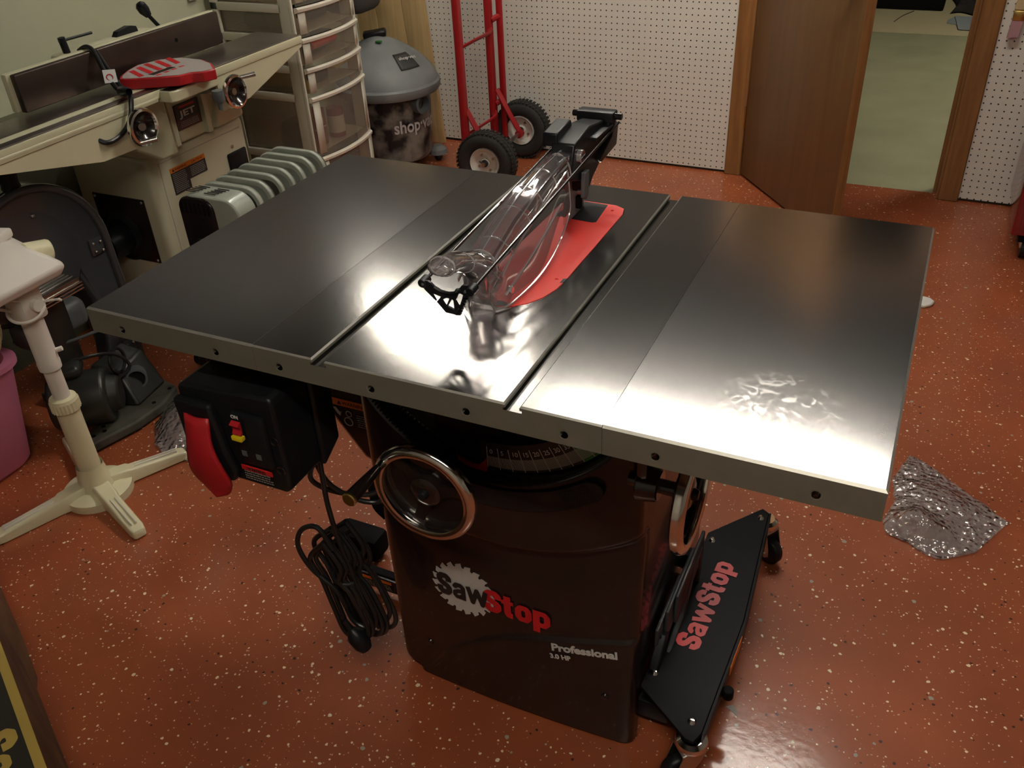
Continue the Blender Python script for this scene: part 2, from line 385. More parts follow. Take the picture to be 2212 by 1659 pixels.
    def grid(s, fn, nu, nv):
        g = [[s.bm.verts.new(fn(i/nu, j/nv)) for j in range(nv+1)] for i in range(nu+1)]
        for i in range(nu):
            for j in range(nv): s.bm.faces.new((g[i][j], g[i+1][j], g[i+1][j+1], g[i][j+1]))
        return s
    def xf(s, m): bmesh.ops.transform(s.bm, matrix=m, verts=s.bm.verts); return s
    def build(s, name, mat, parent=None, bevel=0, seg=2, smooth=True, angle=35, solid=0, world=True):
        bmesh.ops.remove_doubles(s.bm, verts=s.bm.verts, dist=1e-6)
        bmesh.ops.recalc_face_normals(s.bm, faces=s.bm.faces)
        if smooth:
            for f in s.bm.faces: f.smooth = True
            for e in s.bm.edges:
                if len(e.link_faces) == 2 and e.calc_face_angle(0) > math.radians(angle): e.smooth = False
        me = bpy.data.meshes.new(name); s.bm.to_mesh(me); s.bm.free()
        if parent is not None and world:
            me.transform(wmat(parent).inverted())
        o = bpy.data.objects.new(name, me); COL.objects.link(o)
        me.materials.append(M[mat] if isinstance(mat, str) else mat)
        if parent is not None: o.parent = parent
        if solid:
            md = o.modifiers.new('thick', 'SOLIDIFY'); md.thickness = solid; md.offset = 0
        if bevel:
            md = o.modifiers.new('bevel', 'BEVEL'); md.width = bevel; md.segments = seg; md.limit_method = 'ANGLE'; md.angle_limit = math.radians(40)
        return o
def wmat(o):
    m = Matrix.LocRotScale(o.location, o.rotation_euler, o.scale)
    return (wmat(o.parent) @ m) if o.parent else m
def thing(name, label, cat, loc=(0, 0, 0), rotz=0, group=None):
    o = bpy.data.objects.new(name, None); COL.objects.link(o); o.empty_display_size = .05
    o.location = loc; o.rotation_euler = (0, 0, rotz); o['label'] = label; o['category'] = cat
    if group: o['group'] = group
    return o
def tag(o, label, cat, group=None, kind=None):
    o['label'] = label; o['category'] = cat
    if group: o['group'] = group
    if kind: o['kind'] = kind
    return o
def struct(o, label=None): 
    o['kind'] = 'structure'
    return o
def lab(o, l): o['label'] = l; return o
def edgebevel(o, width, pred, mat=2):
    # chamfer only the edges picked by pred (both end points given)
    me = o.data; at = me.attributes.new('bevel_weight_edge', 'FLOAT', 'EDGE')
    for e in me.edges:
        a, b = me.vertices[e.vertices[0]].co, me.vertices[e.vertices[1]].co
        at.data[e.index].value = 1. if pred(a, b) else 0.
    md = o.modifiers.new('bevel', 'BEVEL'); md.width = width; md.segments = 1; md.limit_method = 'WEIGHT'; md.material = mat
def boolcut(o, cutters):
    for c in cutters:
        md = o.modifiers.new('cut', 'BOOLEAN'); md.operation = 'DIFFERENCE'; md.object = c; md.solver = 'EXACT'
    bpy.context.view_layer.update()
    me = bpy.data.meshes.new_from_object(o.evaluated_get(bpy.context.evaluated_depsgraph_get()))
    old = o.data; o.modifiers.clear(); o.data = me; me.name = old.name
    for c in cutters: bpy.data.objects.remove(c)
    return o
def text(name, s, size, mat, o, xd, yd, parent=None, depth=.0004, bold=0., xs=1., align='LEFT', space=1., shear=0., world=True, wfix=None):
    cu = bpy.data.curves.new('t', 'FONT'); cu.body = s; cu.size = size; cu.extrude = depth/2; cu.offset = bold
    cu.align_x = align; cu.space_character = space; cu.shear = shear; cu.space_line = .9; cu.resolution_u = 4
    ob = bpy.data.objects.new('t', cu); COL.objects.link(ob); bpy.context.view_layer.update()
    me = bpy.data.meshes.new_from_object(ob.evaluated_get(bpy.context.evaluated_depsgraph_get()))
    bpy.data.objects.remove(ob); bpy.data.curves.remove(cu)
    x = V(xd).normalized(); y = V(yd); y = (y-x*y.dot(x)).normalized(); z = x.cross(y)
    if wfix:
        w = max(v.co.x for v in me.vertices)-min(v.co.x for v in me.vertices); xs = wfix/w
    m = Matrix.Identity(4)
    for i in range(3): m[i][0] = x[i]*xs; m[i][1] = y[i]; m[i][2] = z[i]; m[i][3] = V(o)[i]
    me.transform(m)
    if parent is not None and world: me.transform(wmat(parent).inverted())
    ob = bpy.data.objects.new(name, me); COL.objects.link(ob)
    if me.materials: me.materials[0] = M[mat]
    else: me.materials.append(M[mat])
    me.name = name
    if parent is not None: ob.parent = parent
    return ob
GLY = {
 'S': (.63, [(.235, [(.50, .64), (.50, .79), (.41, .88), (.22, .88), (.13, .79), (.13, .66), (.20, .57), (.43, .44), (.50, .35), (.50, .21), (.41, .12), (.22, .12), (.13, .21), (.13, .38)], 0)]),
 'a': (.60, [(.19, [(.12, .50), (.13, .57), (.20, .645), (.37, .645), (.46, .56), (.46, .0)], 0), (.17, [(.46, .40), (.25, .36), (.12, .29), (.11, .16), (.18, .09), (.32, .09), (.44, .19)], 0)]),
 'w': (.92, [(.19, [(.08, .74), (.24, .08), (.44, .66), (.64, .08), (.80, .74)], 0)]),
 't': (.44, [(.235, [(.20, .93), (.20, .20), (.24, .10), (.38, .09)], 0), (.16, [(.0, .655), (.40, .655)], 0)]),
 'o': (.62, [(.215, [(.125, .24), (.125, .50), (.21, .63), (.39, .63), (.475, .50), (.475, .24), (.39, .11), (.21, .11)], 1)]),
 'p': (.62, [(.23, [(.115, -.24), (.115, .73)], 0), (.205, [(.115, .52), (.22, .63), (.38, .63), (.475, .52), (.475, .24), (.38, .11), (.22, .11), (.115, .22)], 0)])}
def word(name, s, cap, mat, o, xd, yd, parent, wfix, t=.0004):
    # heavy condensed lettering drawn from strokes
    x = V(xd).normalized(); y = V(yd); y = (y-x*y.dot(x)).normalized(); z = x.cross(y); b = B(); cx_ = 0; kk = [0]
    def put(ps):
        kk[0] += 1; b.poly3([q+z*8e-6*kk[0] for q in ps], t)
    tot = sum(GLY[c][0] for c in s)-.12
    for c in s:
        adv, sts = GLY[c]
        for wd, pts, closed in sts:
            P3 = lambda u, v, h: V(o)+x*((cx_+u)/tot*wfix)+y*(v*cap)+z*h
            sg = list(zip(pts, pts[1:]))+([(pts[-1], pts[0])] if closed else [])
            for (x0, y0), (x1, y1) in sg:
                L_ = math.hypot(x1-x0, y1-y0); nx, ny = -(y1-y0)/L_*wd/2, (x1-x0)/L_*wd/2
                put([P3(x0-nx, y0-ny, 0), P3(x1-nx, y1-ny, 0), P3(x1+nx, y1+ny, 0), P3(x0+nx, y0+ny, 0)])
            for u, v in (pts if closed else pts[1:-1]):
                put([P3(u+wd/2*math.cos(2*PI*k/14), v+wd/2*math.sin(2*PI*k/14), 0) for k in range(14)])
        cx_ += adv
    return b.build(name, mat, parent, smooth=False)
def textlines(bm, o, xd, yd, w, h, n, t=.0003, seed=1):
    # rows of tiny bars standing in for print far too small to read
    r = random.Random(seed); x = V(xd).normalized(); y = V(yd).normalized(); z = x.cross(y)
    for i in range(n):
        u = 0
        while u < w*.92:
            l = r.uniform(.04, .14)*w; l = min(l, w-u)
            c = V(o)-y*(h*(i+.5)/n)+x*u
            q = [c, c+x*l, c+x*l+y*h/n*.42, c+y*h/n*.42]
            bm.poly3([p+z*t*.2 for p in q], t); u += l+w*.025
def rrect(x0, x1, y0, y1, r, n=6):
    out = []
    for cx, cy, a in ((x1-r, y1-r, 0), (x0+r, y1-r, 90), (x0+r, y0+r, 180), (x1-r, y0+r, 270)):
        for k in range(n+1):
            t = math.radians(a+90*k/n); out.append((cx+r*math.cos(t), cy+r*math.sin(t)))
    return out
H = .868
# ================================================================ TABLE SAW
saw = thing('table_saw', 'large black cabinet table saw with bright ground steel top and clear blade guard', 'table saw', (0, .35, 0))
T0, T1 = -.2508, .2508
# main table with its two T slots
sl = (-.1528, -.1335); sr = (.1278, .1471); dd = .0095
prof = [(T0, H-.041), (T1, H-.041), (T1, H)]
for a, b in (sr, sl):
    prof += [(b, H), (b, H-.006), (b+.003, H-.006), (b+.003, H-dd), (a-.003, H-dd), (a-.003, H-.006), (a, H-.006), (a, H)]
prof += [(T0, H)]
o = B().prism(prof, 0, .6858, 'xz').build('main_table', 'iron', saw, smooth=False)
ix0, ix1, iy0, iy1 = -.040, .077, .212, .612
ins_out = [(ix1, iy1-.035), (ix1-.006, iy1-.012), (ix1-.024, iy1-.002), (ix0+.02, iy1), (ix0+.004, iy1-.01), (ix0, iy1-.03),
           (ix0, iy0+.062), (ix0+.010, iy0+.028), (ix0+.028, iy0+.008), (ix0+.052, iy0), (ix0+.070, iy0+.004), (ix0+.092, iy0+.022), (ix0+.106, iy0+.046), (ix0+.115, iy0+.078), (ix1, iy0+.105)]
grow = lambda pl, g: [(x+g*(1 if x > (ix0+ix1)/2 else -1), y+g*(1 if y > .4 else -1)) for x, y in pl]
cut = [B().prism(grow(ins_out, .0012), H-.006, H+.01, 'xy').build('c', 'black')]
HX = [-.495, -.320, -.210, -.064, .074, .204, .315, .491]
for hx in HX[2:6]: cut.append(B().cyl((hx, -.01, .842), (hx, .022, .842), .0052, n=20).build('c', 'black'))
boolcut(o, cut)
o.data.materials.append(M['iron_side']); o.data.materials.append(M['chamfer'])
def sidemat(o):
    for f in o.data.polygons:
        if f.normal.z < .5: f.material_index = 1
sidemat(o)
off = V((0, -.35, 0))
def toprim(a, b):
    a, b = a-off, b-off
    front = a.y < .001 and b.y < .001 and min(a.z, b.z) > H-.0005
    side = abs(a.x-b.x) < 1e-4 and abs(abs(a.x)-.5588) < 1e-3 and min(a.z, b.z) > H-.0005
    return front or side
def slotrim(a, b):
    return toprim(a, b) or (abs(a.x-b.x) < 1e-4 and min(a.z, b.z) > H-.0005 and abs(a.y-b.y) > .5 and abs(a.x) < .2)
edgebevel(o, .0022, slotrim)
for nm, a, b, hs in (('left_wing', -.5588, T0-.0006, HX[:2]), ('right_wing', T1+.0006, .5588, HX[6:])):
    w = B().box((a, 0, H-.041), (b, .6858, H)).build('extension_wing', 'iron_wing', saw, smooth=False)
    cs = [B().cyl((hx, -.01, .842), (hx, (.022 if hx < .45 else .1), .842), .0052, n=20).build('c', 'black') for hx in hs]
    cs.append(B().box((a+.014, .016, H-.06), (b-.014, .67, H-.012)).build('c', 'black'))
    boolcut(w, cs); w.data.materials.append(M['iron_side']); w.data.materials.append(M['chamfer']); sidemat(w)
    edgebevel(w, .0030, toprim)
# countersink rings round each threaded hole
for hx in HX:
    B().lathe([(.0053, .004), (.0053, .0002), (.0068, -.0004), (.0068, .0006), (.0060, .004)], (hx, 0, .842), (0, 1, 0), 24, True).build('hole_rim', 'iron_side', saw)
# insert plate
ins = B().prism(ins_out, H-.0045, H+.0002, 'xy').build('insert_plate', 'redinsert', saw, smooth=False)
boolcut(ins, [B().cyl((x, y, H-.01), (x, y, H+.01), .0028, n=16).build('c', 'black') for x, y in ((.055, .586), (.063, .319), (-.02, .586))])
B().prism([(-.030, .535), (.0, .531), (.040, .528), (.046, .532), (.040, .606), (-.018, .609)], H-.003, H+.0006, 'xy').build('spreader_cover', 'black', ins)
B().prism([(-.006, .2135), (.012, .2125), (.028, .219), (.026, .226), (.018, .229), (-.004, .227), (-.012, .222)], H-.003, H+.0006, 'xy').build('front_latch', 'black', ins)
B().prism([(.072, .309), (.0775, .312), (.0775, .325), (.072, .322)], H-.003, H+.0005, 'xy').build('locating_tab', 'black', ins)
# riving knife / spreader
B().prism([(.500, H-.03), (.585, H-.03), (.592, H+.035), (.60, H+.09), (.575, H+.115), (.52, H+.085), (.505, H+.03)], -.0015, .002, 'yz').build('spreader', 'knifesteel', saw)

# ---- blade guard
guard = B().prism([(.205, H+.004), (.182, H+.030), (.176, H+.062), (.20, H+.083), (.28, H+.108), (.36, H+.119), (.47, H+.128), (.535, H+.128),
                   (.535, H+.120), (.47, H+.120), (.36, H+.111), (.285, H+.10), (.208, H+.075), (.187, H+.058), (.191, H+.034), (.210, H+.012)], -.016, .018, 'yz').build('blade_guard', 'clear', saw)
lab(guard, 'clear plastic blade guard')
for s, x in ((1, .030), (-1, -.028)):
    def sh(u, v, s=s, x=x):
        # long pointed side shell: low at the front, tall at the back, flaring outward downward
        y = .196+u*.262
        top = H+.028+.085*u**.55; bot = H+.0035+.022*u**1.6
        if u > .9: bot += (u-.9)*.25
        z = bot+(top-bot)*v
        fl = .012*math.sin(PI*min(1, u*1.15))*(1-v)**1.5
        endr = max(0, 1-u/.07)
        return (x*(.62+.38*(1-v**2*.4))+s*fl-s*.010*endr**2, y, z)
    p = B().grid(sh, 28, 8).build('guard_side_shell', 'clear', guard, angle=60)
    # thickened rim and mid rib of the shell
    rim = [V(sh(u/14, 0)) for u in range(15)]+[V(sh(1, v/4)) for v in range(1, 5)]+[V(sh(1-u/14, 1)) for u in range(1, 15)]
    B().tube(rim+[rim[0]], .0016, n=6, smooth=2).build('shell_rim', 'clearedge', guard)
    B().tube([V(sh(.06+u*.09, .42+.02*u))+V((s*.001, 0, 0)) for u in range(10)], .0017, n=6, smooth=2).build('shell_rib', 'clearedge', guard)
    B().cyl((x*.96-s*.002, .228, H+.022), (x*.96+s*.006, .228, H+.022), .0055, n=16).build('pivot_pin', 'clearedge', guard, bevel=.001)
# top fairing: humped clear cover with cross ribs
def fair(u, v):
    y = .185+u*.33; a = PI*v; w = .026-.006*u
    zc = H+.070+.052*math.sin(min(1, u*1.25)*PI/2)**.9
    return (w*math.cos(a)*1.05, y-.016*math.sin(a)*(1-u), zc-.026+.034*math.sin(a)*(.75+.25*u))
B().grid(fair, 24, 10).build('guard_hood', 'clear', guard, angle=70)
for u in (.05, .2, .4, .55, .72, .9):
    B().tube([V(fair(u, v/8))+V((0, 0, .0008)) for v in range(9)], .0015, n=6, smooth=2).build('hood_rib', 'clearedge', guard)
for v in (.25, .5, .75):
    B().tube([V(fair(.05+u*.1, v))+V((0, 0, .0008)) for u in range(10)], .0014, n=6, smooth=2).build('hood_ridge', 'clearedge', guard)
# rounded nose handle reaching forward
nose = B()
rings = []
for i, (y, z, w, h) in enumerate([(.088, .982, .010, .005), (.090, .982, .016, .009), (.100, .981, .018, .012), (.125, .974, .017, .012), (.15, .963, .019, .013), (.175, .949, .023, .017), (.20, .932, .026, .024), (.215, .912, .027, .026)]):
    rings.append([(w*math.cos(2*PI*k/16), y+h*.25*math.sin(2*PI*k/16), z+h*math.sin(2*PI*k/16)) for k in range(16)])
nose.loft(rings).build('guard_nose', 'clear', guard, angle=70)
for r in (rings[2], rings[4], rings[6]): B().tube(r+[r[0]], .0012, n=6, smooth=2).build('nose_rib', 'clearedge', guard)
B().tube([(0, .10, .9935), (0, .13, .986), (0, .16, .972), (0, .19, .951)], .0022, n=6).build('nose_ridge', 'clearedge', guard)
# front skirt of the nose
B().grid(lambda u, v: (-.026+.052*u, .19+.02*math.sin(PI*u)*-1+.012*v, H+.006+v*.055+.008*math.sin(PI*u)*v), 10, 5).build('front_skirt', 'clear', guard, angle=70)
# black rear bracket
br = B().prism([(.478, .955), (.500, 1.008), (.565, 1.018), (.640, 1.006), (.668, .985), (.672, .960), (.650, .944), (.615, .940), (.580, .925), (.568, .915), (.550, .912), (.537, .916), (.535, .935), (.51, .945)], -.018, .022, 'yz').build('guard_bracket', 'black', guard, bevel=.003)
B().prism([(.60, .945), (.676, .952), (.684, .985), (.668, 1.0), (.650, .975), (.59, .952)], .020, .030, 'yz').build('bracket_cheek', 'blackgloss', br, bevel=.002)
B().prism([(.50, 1.0), (.566, 1.012), (.560, 1.028), (.500, 1.022)], -.034, -.008, 'yz').build('bracket_post', 'black', br, bevel=.003)
B().cyl((-.040, .648, 1.010), (.048, .648, 1.010), .0055, n=16).build('pivot_bar', 'blackgloss', br, bevel=.001)
B().box((-.030, .636, 1.000), (.036, .662, 1.018), .003).build('pivot_block', 'black', br)
B().box((-.024, .566, .992), (.034, .650, .999), .002).build('bracket_plate', 'black', br)
B().cyl((-.02, .515, .985), (.03, .515, .985), .011, n=20).build('clear_hinge', 'clearedge', br, bevel=.002)
B().prism([(.520, .955), (.540, .955), (.537, .915), (.528, .908), (.517, .914)], .024, .031, 'yz').build('kickback_pawl', 'greyplastic', br, bevel=.001)
B().cyl((.014, .532, .918), (.030, .532, .918), .005, n=16).build('lock_pin', 'steel', br)
B().box((.006, .538, .884), (.016, .549, .906), .002).build('release_tab', 'blackmatte', br)
# twin rods and the toothed front foot
RF, RR = (.112, .948), (.672, .992)
for x in (-.036, .034):
    B().cyl((x, RF[0], RF[1]), (x, RR[0], RR[1]), .0024, n=10).build('guide_rod', 'blackgloss', guard)
    B().cyl((x, .104, .9475), (x, .120, .9487), .0062, n=14).build('rod_socket', 'black', guard, bevel=.001)
ft = B()
def bar(a, b, w=.0035, t=.012):
    a, b = V(a), V(b); d = (b-a); n = V((d.z, 0, -d.x)).normalized()*w
    ft.poly3([a-n-V((0, t/2, 0)), b-n-V((0, t/2, 0)), b+n-V((0, t/2, 0)), a+n-V((0, t/2, 0))], -t)
fy = .107
c = lambda x, z: (x, fy, z)
arc = [c(-.037+.071*i/8, .941-.026*math.sin(PI*i/8)) for i in range(9)]
for a, b in zip(arc, arc[1:]): bar(a, b, .0035, .014)
for a, b in (((-.041, .944), (-.012, .904)), ((-.012, .904), (.012, .896)), ((.012, .896), (.034, .938)), ((-.016, .919), (-.012, .904)), ((.0, .916), (.004, .898)), ((.008, .916), (.012, .898)), ((.02, .925), (.013, .899)), ((-.03, .93), (-.02, .912))):
    bar(c(*a), c(*b), .0024, .010)
ft.bm.free()
ftp = [(-.0386, .9477), (-.0344, .952), (-.0275, .9528), (-.0229, .9505), (-.0185, .9465), (-.0093, .9422), (.0018, .9411), (.0132, .9439), (.0185, .95), (.0229, .9554), (.0307, .9561), (.0316, .9523), (.0288, .9425), (.0237, .9289), (.0152, .9128), (.0125, .9099), (-.0044, .9106), (-.0175, .9251), (-.0331, .9391)]
foot = B().prism(ftp, .1055, .1085, 'xz').build('toothed_foot', 'black', guard, smooth=False)
boolcut(foot, [B().prism(q_, .08, .13, 'xz').build('c', 'black') for q_ in (
    [(-.0235, .9360), (-.0095, .9330), (-.0171, .9240)], [(-.0090, .9285), (-.001, .9330), (.0026, .9327), (-.0034, .9200)],
    [(-.0010, .9205), (.0061, .9325), (.0086, .9305), (.0086, .9170)], [(.0112, .9312), (.0178, .9435), (.0234, .9415), (.0166, .9220)])])
B().tube([(x, .106, z-.0015) for x, z in ftp[4:9]], .0022, n=6, flat=2.2).build('foot_web', 'black', foot)
for x in (-.0345, .0275): B().cyl((x, .1055, .9475), (x, .1035, .9475), .0018, n=12).build('foot_rivet', 'greyplastic', foot)
tt = B()
for i in range(8):
    x = .0165+.0019*i; z = .914+.0040*i
    tt.poly3([(x-.003, .104, z), (x+.0045, .104, z+.0012), (x-.001, .104, z+.0030)], .006)
tt.build('foot_teeth', 'black', foot)

# ---- cabinet body
body = B().box((-.232, .222, .004), (.243, .66, .822), .014, 3).build('cabinet', 'cabinet', saw)
B().box((-.20, .08, .822), (.20, .62, H-.0415)).build('trunnion', 'blackmatte', saw)
CX, CZ = -.011, .834
def ss(a, b, t):
    t = max(0, min(1, (t-a)/(b-a))); return t*t*(3-2*t)
def archz(x):
    pts = [(-.245, -.05), (-.17, .03), (-.155, .05), (-.13, .09), (-.102, .118), (-.05, .162), (.001, .194), (.07, .222), (.137, .243), (.245, .279)]
    for (a, b), (c_, d) in zip(pts, pts[1:]):
        if x <= c_: return b+(d-b)*(x-a)/(c_-a)
    return .28
def fy_(x, z):
    r = math.hypot(x-CX, z-CZ)
    y = .194
    y += .030*(1-ss(.258, .264, r))-.0
    y -= .010*ss(.256, .268, r)*(1-ss(.400, .412, r))
    y += .008*ss(.400, .418, r)*(1-ss(.43, .50, r))
    y -= .007*ss(-.006, .004, archz(x)-z)
    y -= .010*(1-((x-.02)/.25)**2)
    y += .006
    for e, s in ((-.243, 1), (.250, -1)):
        d = (x-e)*s
        if d < .022: y += .022-math.sqrt(max(0, .022**2-(.022-d)**2))
    return y
def cov(u, v):
    x = -.243+.493*u
    z0 = .004
    if x < -.17: z0 += .03*((-.17-x)/.073)**2
    z = z0+(.80-z0)*v
    return (x, fy_(x, z), z)
cover = B().grid(cov, 120, 170).build('front_cover', 'cabinet', saw, solid=.002, angle=80)
def ringpoly(r0, r1, a0, a1, n=40, rr=0):
    o, i = [], []
    for k in range(n+1):
        a = math.radians(a0+(a1-a0)*k/n)
        o.append((CX+r1*math.sin(a), CZ-r1*math.cos(a))); i.append((CX+r0*math.sin(a), CZ-r0*math.cos(a)))
    return o+i[::-1]
ys = .199
sc = B().prism(ringpoly(.205, .2565, -3, 62), ys, ys+.003, 'xz').build('tilt_scale', 'scaleback', saw)
tk = B()
for k in range(0, 47):
    major = k % 5 == 0
    for h in ((0, .5) if k < 46 else (0,)):
        a = math.radians((k+h)*1.0); r0, r1 = (.214, .256) if (major and h == 0) else (.232, .252)
        d = V((math.sin(a), 0, -math.cos(a))); n = V((math.cos(a), 0, math.sin(a)))*(.00055 if major and h == 0 else .00032)
        c0 = V((CX, ys-.0004, CZ))
        tk.poly3([c0+d*r0-n, c0+d*r1-n, c0+d*r1+n, c0+d*r0+n], .0003)
tk.build('scale_marks', 'white', sc)
B().prism(ringpoly(.206, .2568, 40, 50), ys-.0003, ys+.002, 'xz').build('green_zone', 'greenprint', sc)
for k in range(0, 40, 5):
    a = math.radians(k+1.0); d = V((math.sin(a), 0, -math.cos(a))); n = V((math.cos(a), 0, math.sin(a)))
    text('scale_number', str(k), .0115, 'white', V((CX, ys-.0006, CZ))+d*.226+n*.0005, n, -d, sc)
B().prism([(CX-.0005, CZ-.236), (CX-.0005, CZ-.262), (CX-.03, CZ-.262), (CX-.055, CZ-.250), (CX-.055, CZ-.243), (CX-.03, CZ-.252), (CX-.014, CZ-.251), (CX-.008, CZ-.245)], ys-.006, ys-.001, 'xz').build('tilt_pointer', 'redplastic', saw, bevel=.0008)
# ribbed slot band below the scale
g = ringpoly(.276, .312, -16, 42)
def roundends(r0, r1, a0, a1):
    pts = []
    for k in range(31):
        a = a0+(a1-a0)*k/30; pts.append((a, r1))
    for k in range(1, 8): t = PI*k/8; pts.append((a1+4.5*math.sin(t), (r0+r1)/2+(r1-r0)/2*math.cos(t)))
    for k in range(31): a = a1+(a0-a1)*k/30; pts.append((a, r0))
    for k in range(1, 8): t = PI*k/8; pts.append((a0-4.5*math.sin(t), (r0+r1)/2-(r1-r0)/2*math.cos(t)))
    return [(CX+r*math.sin(math.radians(a)), CZ-r*math.cos(math.radians(a))) for a, r in pts]
slot = B().prism(roundends(.276, .314, -12, 38), .1745, .196, 'xz').build('slot_band', 'grille', saw, bevel=.001)
rb = B()
for i in range(26):
    a = math.radians(28+i*.42)
    for j in range(6):
        r = .281+j*.0058+(i % 2)*.002
        p = V((CX+r*math.sin(a), .1743, CZ-r*math.cos(a))); rb.box(p-V((.0006, .0006, .0012)), p+V((.0006, .0006, .0012)))
rb.build('slot_texture', 'grille', saw)
for x, z in ((-.168, .095), (.196, .124)):
    y = fy_(x, z)-.001
    B().lathe([(.0, .004), (.006, .003), (.0075, .0), (.0095, 0), (.0095, -.001), (.0, -.001)], (x, y, z), (0, -1, 0), 24).build('cover_bolt', 'blackgloss', saw)
# logo : toothed disc and lettering
def surf(x, z, off=.0012): return (x, fy_(x, z)-off-.001, z)
disc = B(); pts = []; NT = 20; R0 = .0635; cx, cz = -.077, .282
for i in range(NT):
    for da, r in ((0, 1.02), (.25, .985), (.5, .96), (.62, .935), (.60, .89), (.70, .855), (.84, .86), (.92, .90), (.96, .97)):
        a = 2*PI*(i+da)/NT; pts.append((cx+R0*r*math.cos(a)*1.0, cz+R0*r*math.sin(a)))
cen = disc.bm.verts.new(surf(cx, cz, .0012)); vs = [disc.bm.verts.new(surf(x, z, .0012)) for x, z in pts]
for i in range(len(vs)): disc.bm.faces.new((cen, vs[i], vs[(i+1) % len(vs)]))
disc.build('saw_disc_logo', 'silverprint', cover, solid=.0003, smooth=False)
def ctext(name, s, size, mat, x, z, w, off, bold, tilt=0, shear=0):
    t = math.radians(tilt); yb = fy_(x+w/2, z+.01)-off-.001
    sl_ = (fy_(x+w, z+.01)-fy_(x+.01, z+.01))/w
    return text(name, s, size, mat, (x, fy_(x, z+.012)-off-.0012, z), (math.cos(t), sl_, math.sin(t)), (-math.sin(t), 0, math.cos(t)), cover, .0004, bold, wfix=w, shear=shear)
def cword(nm, s, cap, mat, x, z, w, off):
    y0, y1 = fy_(x+.01, z+.02), fy_(x+w-.01, z+.02)
    return word(nm, s, cap, mat, (x, min(y0, fy_(x+w/2, z+.02))-off-.0012, z), (1, (y1-y0)/(w-.02), 0), (0, 0, 1), cover, w)
cword('logo_word_black', 'Saw', .054, 'blackprint', -.130, .257, .101, .0014)
cword('logo_word_red', 'Stop', .055, 'redprint', -.035, .2515, .125, .0022)
ctext('model_word', 'Professional', .0245, 'white', .0975, .2085, .125, .0014, .0010, 12, .12)
ctext('power_word', '3.0 HP', .0155, 'white', .0955, .1890, .040, .0026, .0006, 12)

# ---- handwheels
def handwheel(c, ax, hdir, name='handwheel'):
    c = V(c); ax = V(ax).normalized()
    w = B().lathe([(.0885, -.004), (.0890, .004), (.086, .010), (.078, .0125), (.0715, .010), (.0700, .004), (.0725, -.004), (.081, -.008)], c, ax, 72, True).build(name, 'chrome', saw, angle=50)
    sp = B()
    u = ax.orthogonal().normalized(); v = ax.cross(u)
    sp.lathe([(0, .004), (.018, .004), (.026, .0), (.028, -.010), (.022, -.020), (0, -.020)], c, ax, 32)
    for k in range(3):
        a = 2*PI*k/3+.5; d = u*math.cos(a)+v*math.sin(a); n = u*-math.sin(a)+v*math.cos(a)
        sp.loft([[c+d*r+n*wd-ax*(z+t) for wd, t in ((-q, 0), (q, 0), (q, .006), (-q, .006))] for r, q, z in ((.018, .013, .002), (.045, .009, .004), (.075, .011, -.001))])
    sp.lathe([(.072, .006), (.072, -.006), (.0, -.016), (.0, -.012)], c, ax, 40)
    sp.build('wheel_hub', 'blackgloss', w, angle=50)
    B().lathe([(0, .010), (.007, .009), (.009, .004), (.009, 0)], c+ax*.003, ax, 20).build('hub_cap', 'black', w)
    h0 = c+V(hdir)*.079+ax*.008
    B().lathe([(0, 0), (.0075, 0), (.0065, .012), (.005, .017), (.0, .017)], h0, ax, 24).build('handle_stem', 'chrome', w)
    B().lathe([(0, .016), (.0062, .016), (.0072, .022), (.0095, .050), (.0115, .088), (.0115, .092)], h0, ax, 28).build('handle_grip', 'blackgloss', w)
    B().lathe([(.0117, .091), (.0117, .0945), (.010, .096), (0, .096)], h0, ax, 28).build('grip_end', 'brass', w)
    B().cyl(c-ax*.016, c-ax*.09, .011, n=20).build('wheel_shaft', 'blackgloss', w)
    return w
handwheel((-.070, .100, .585), (0, -1, 0), (-.80, 0, .60))
handwheel((.318, .185, .640), (1, 0, 0), (0, .6, .8))
# chute of the second wheel on the right side
B().cyl((.243, .185, .64), (.275, .185, .64), .030, .024, n=30).build('shaft_boss', 'blackgloss', saw, bevel=.002)
B().box((.243, .16, .66), (.262, .56, .80), .01).build('side_panel', 'blackgloss', saw)

# ---- switch box
sb = B().prism([(-.425, .600), (-.425, .756), (-.418, .764), (-.252, .776), (-.245, .768), (-.245, .61), (-.255, .600)], .004, .085, 'xz').build('switch_box', 'black', saw, bevel=.006, seg=3)
B().loft([[(-.44, .085, .598), (-.24, .085, .598), (-.24, .085, .785), (-.44, .085, .770)], [(-.425, .125, .66), (-.235, .125, .63), (-.235, .125, .826), (-.415, .125, .826)]]).build('box_back', 'black', sb, bevel=.004)
def pad(u, v):
    v = math.sin(PI/2*v)**.9 if v > 0 else 0
    # mushroom paddle: narrow neck at top, wide rounded toe
    z = .722-.148*v
    w0 = .023+.014*ss(.2, .75, v); xc = -.384+.004*v
    w = w0*math.sqrt(max(.0004, 1-max(0, (v-.72)/.28)**2))
    y = -.014-.010*math.sin(PI*min(1, v*1.1))-.004*v
    return (xc+w*(2*u-1), y+.006*(2*u-1)**2, z)
B().grid(pad, 12, 24).build('stop_paddle', 'redplastic', sb, solid=.006, angle=70)
B().prism([(-.426, .745), (-.355, .745), (-.345, .66), (-.335, .625), (-.345, .604), (-.42, .604)], -.010, .006, 'xz').build('paddle_housing', 'black', sb, bevel=.006, seg=3)
B().box((-.322, -.006, .648), (-.262, .006, .742), .005).build('control_panel', 'black', sb)
B().box((-.3165, -.010, .701), (-.2975, -.004, .735), .002).build('toggle_well', 'blackmatte', sb)
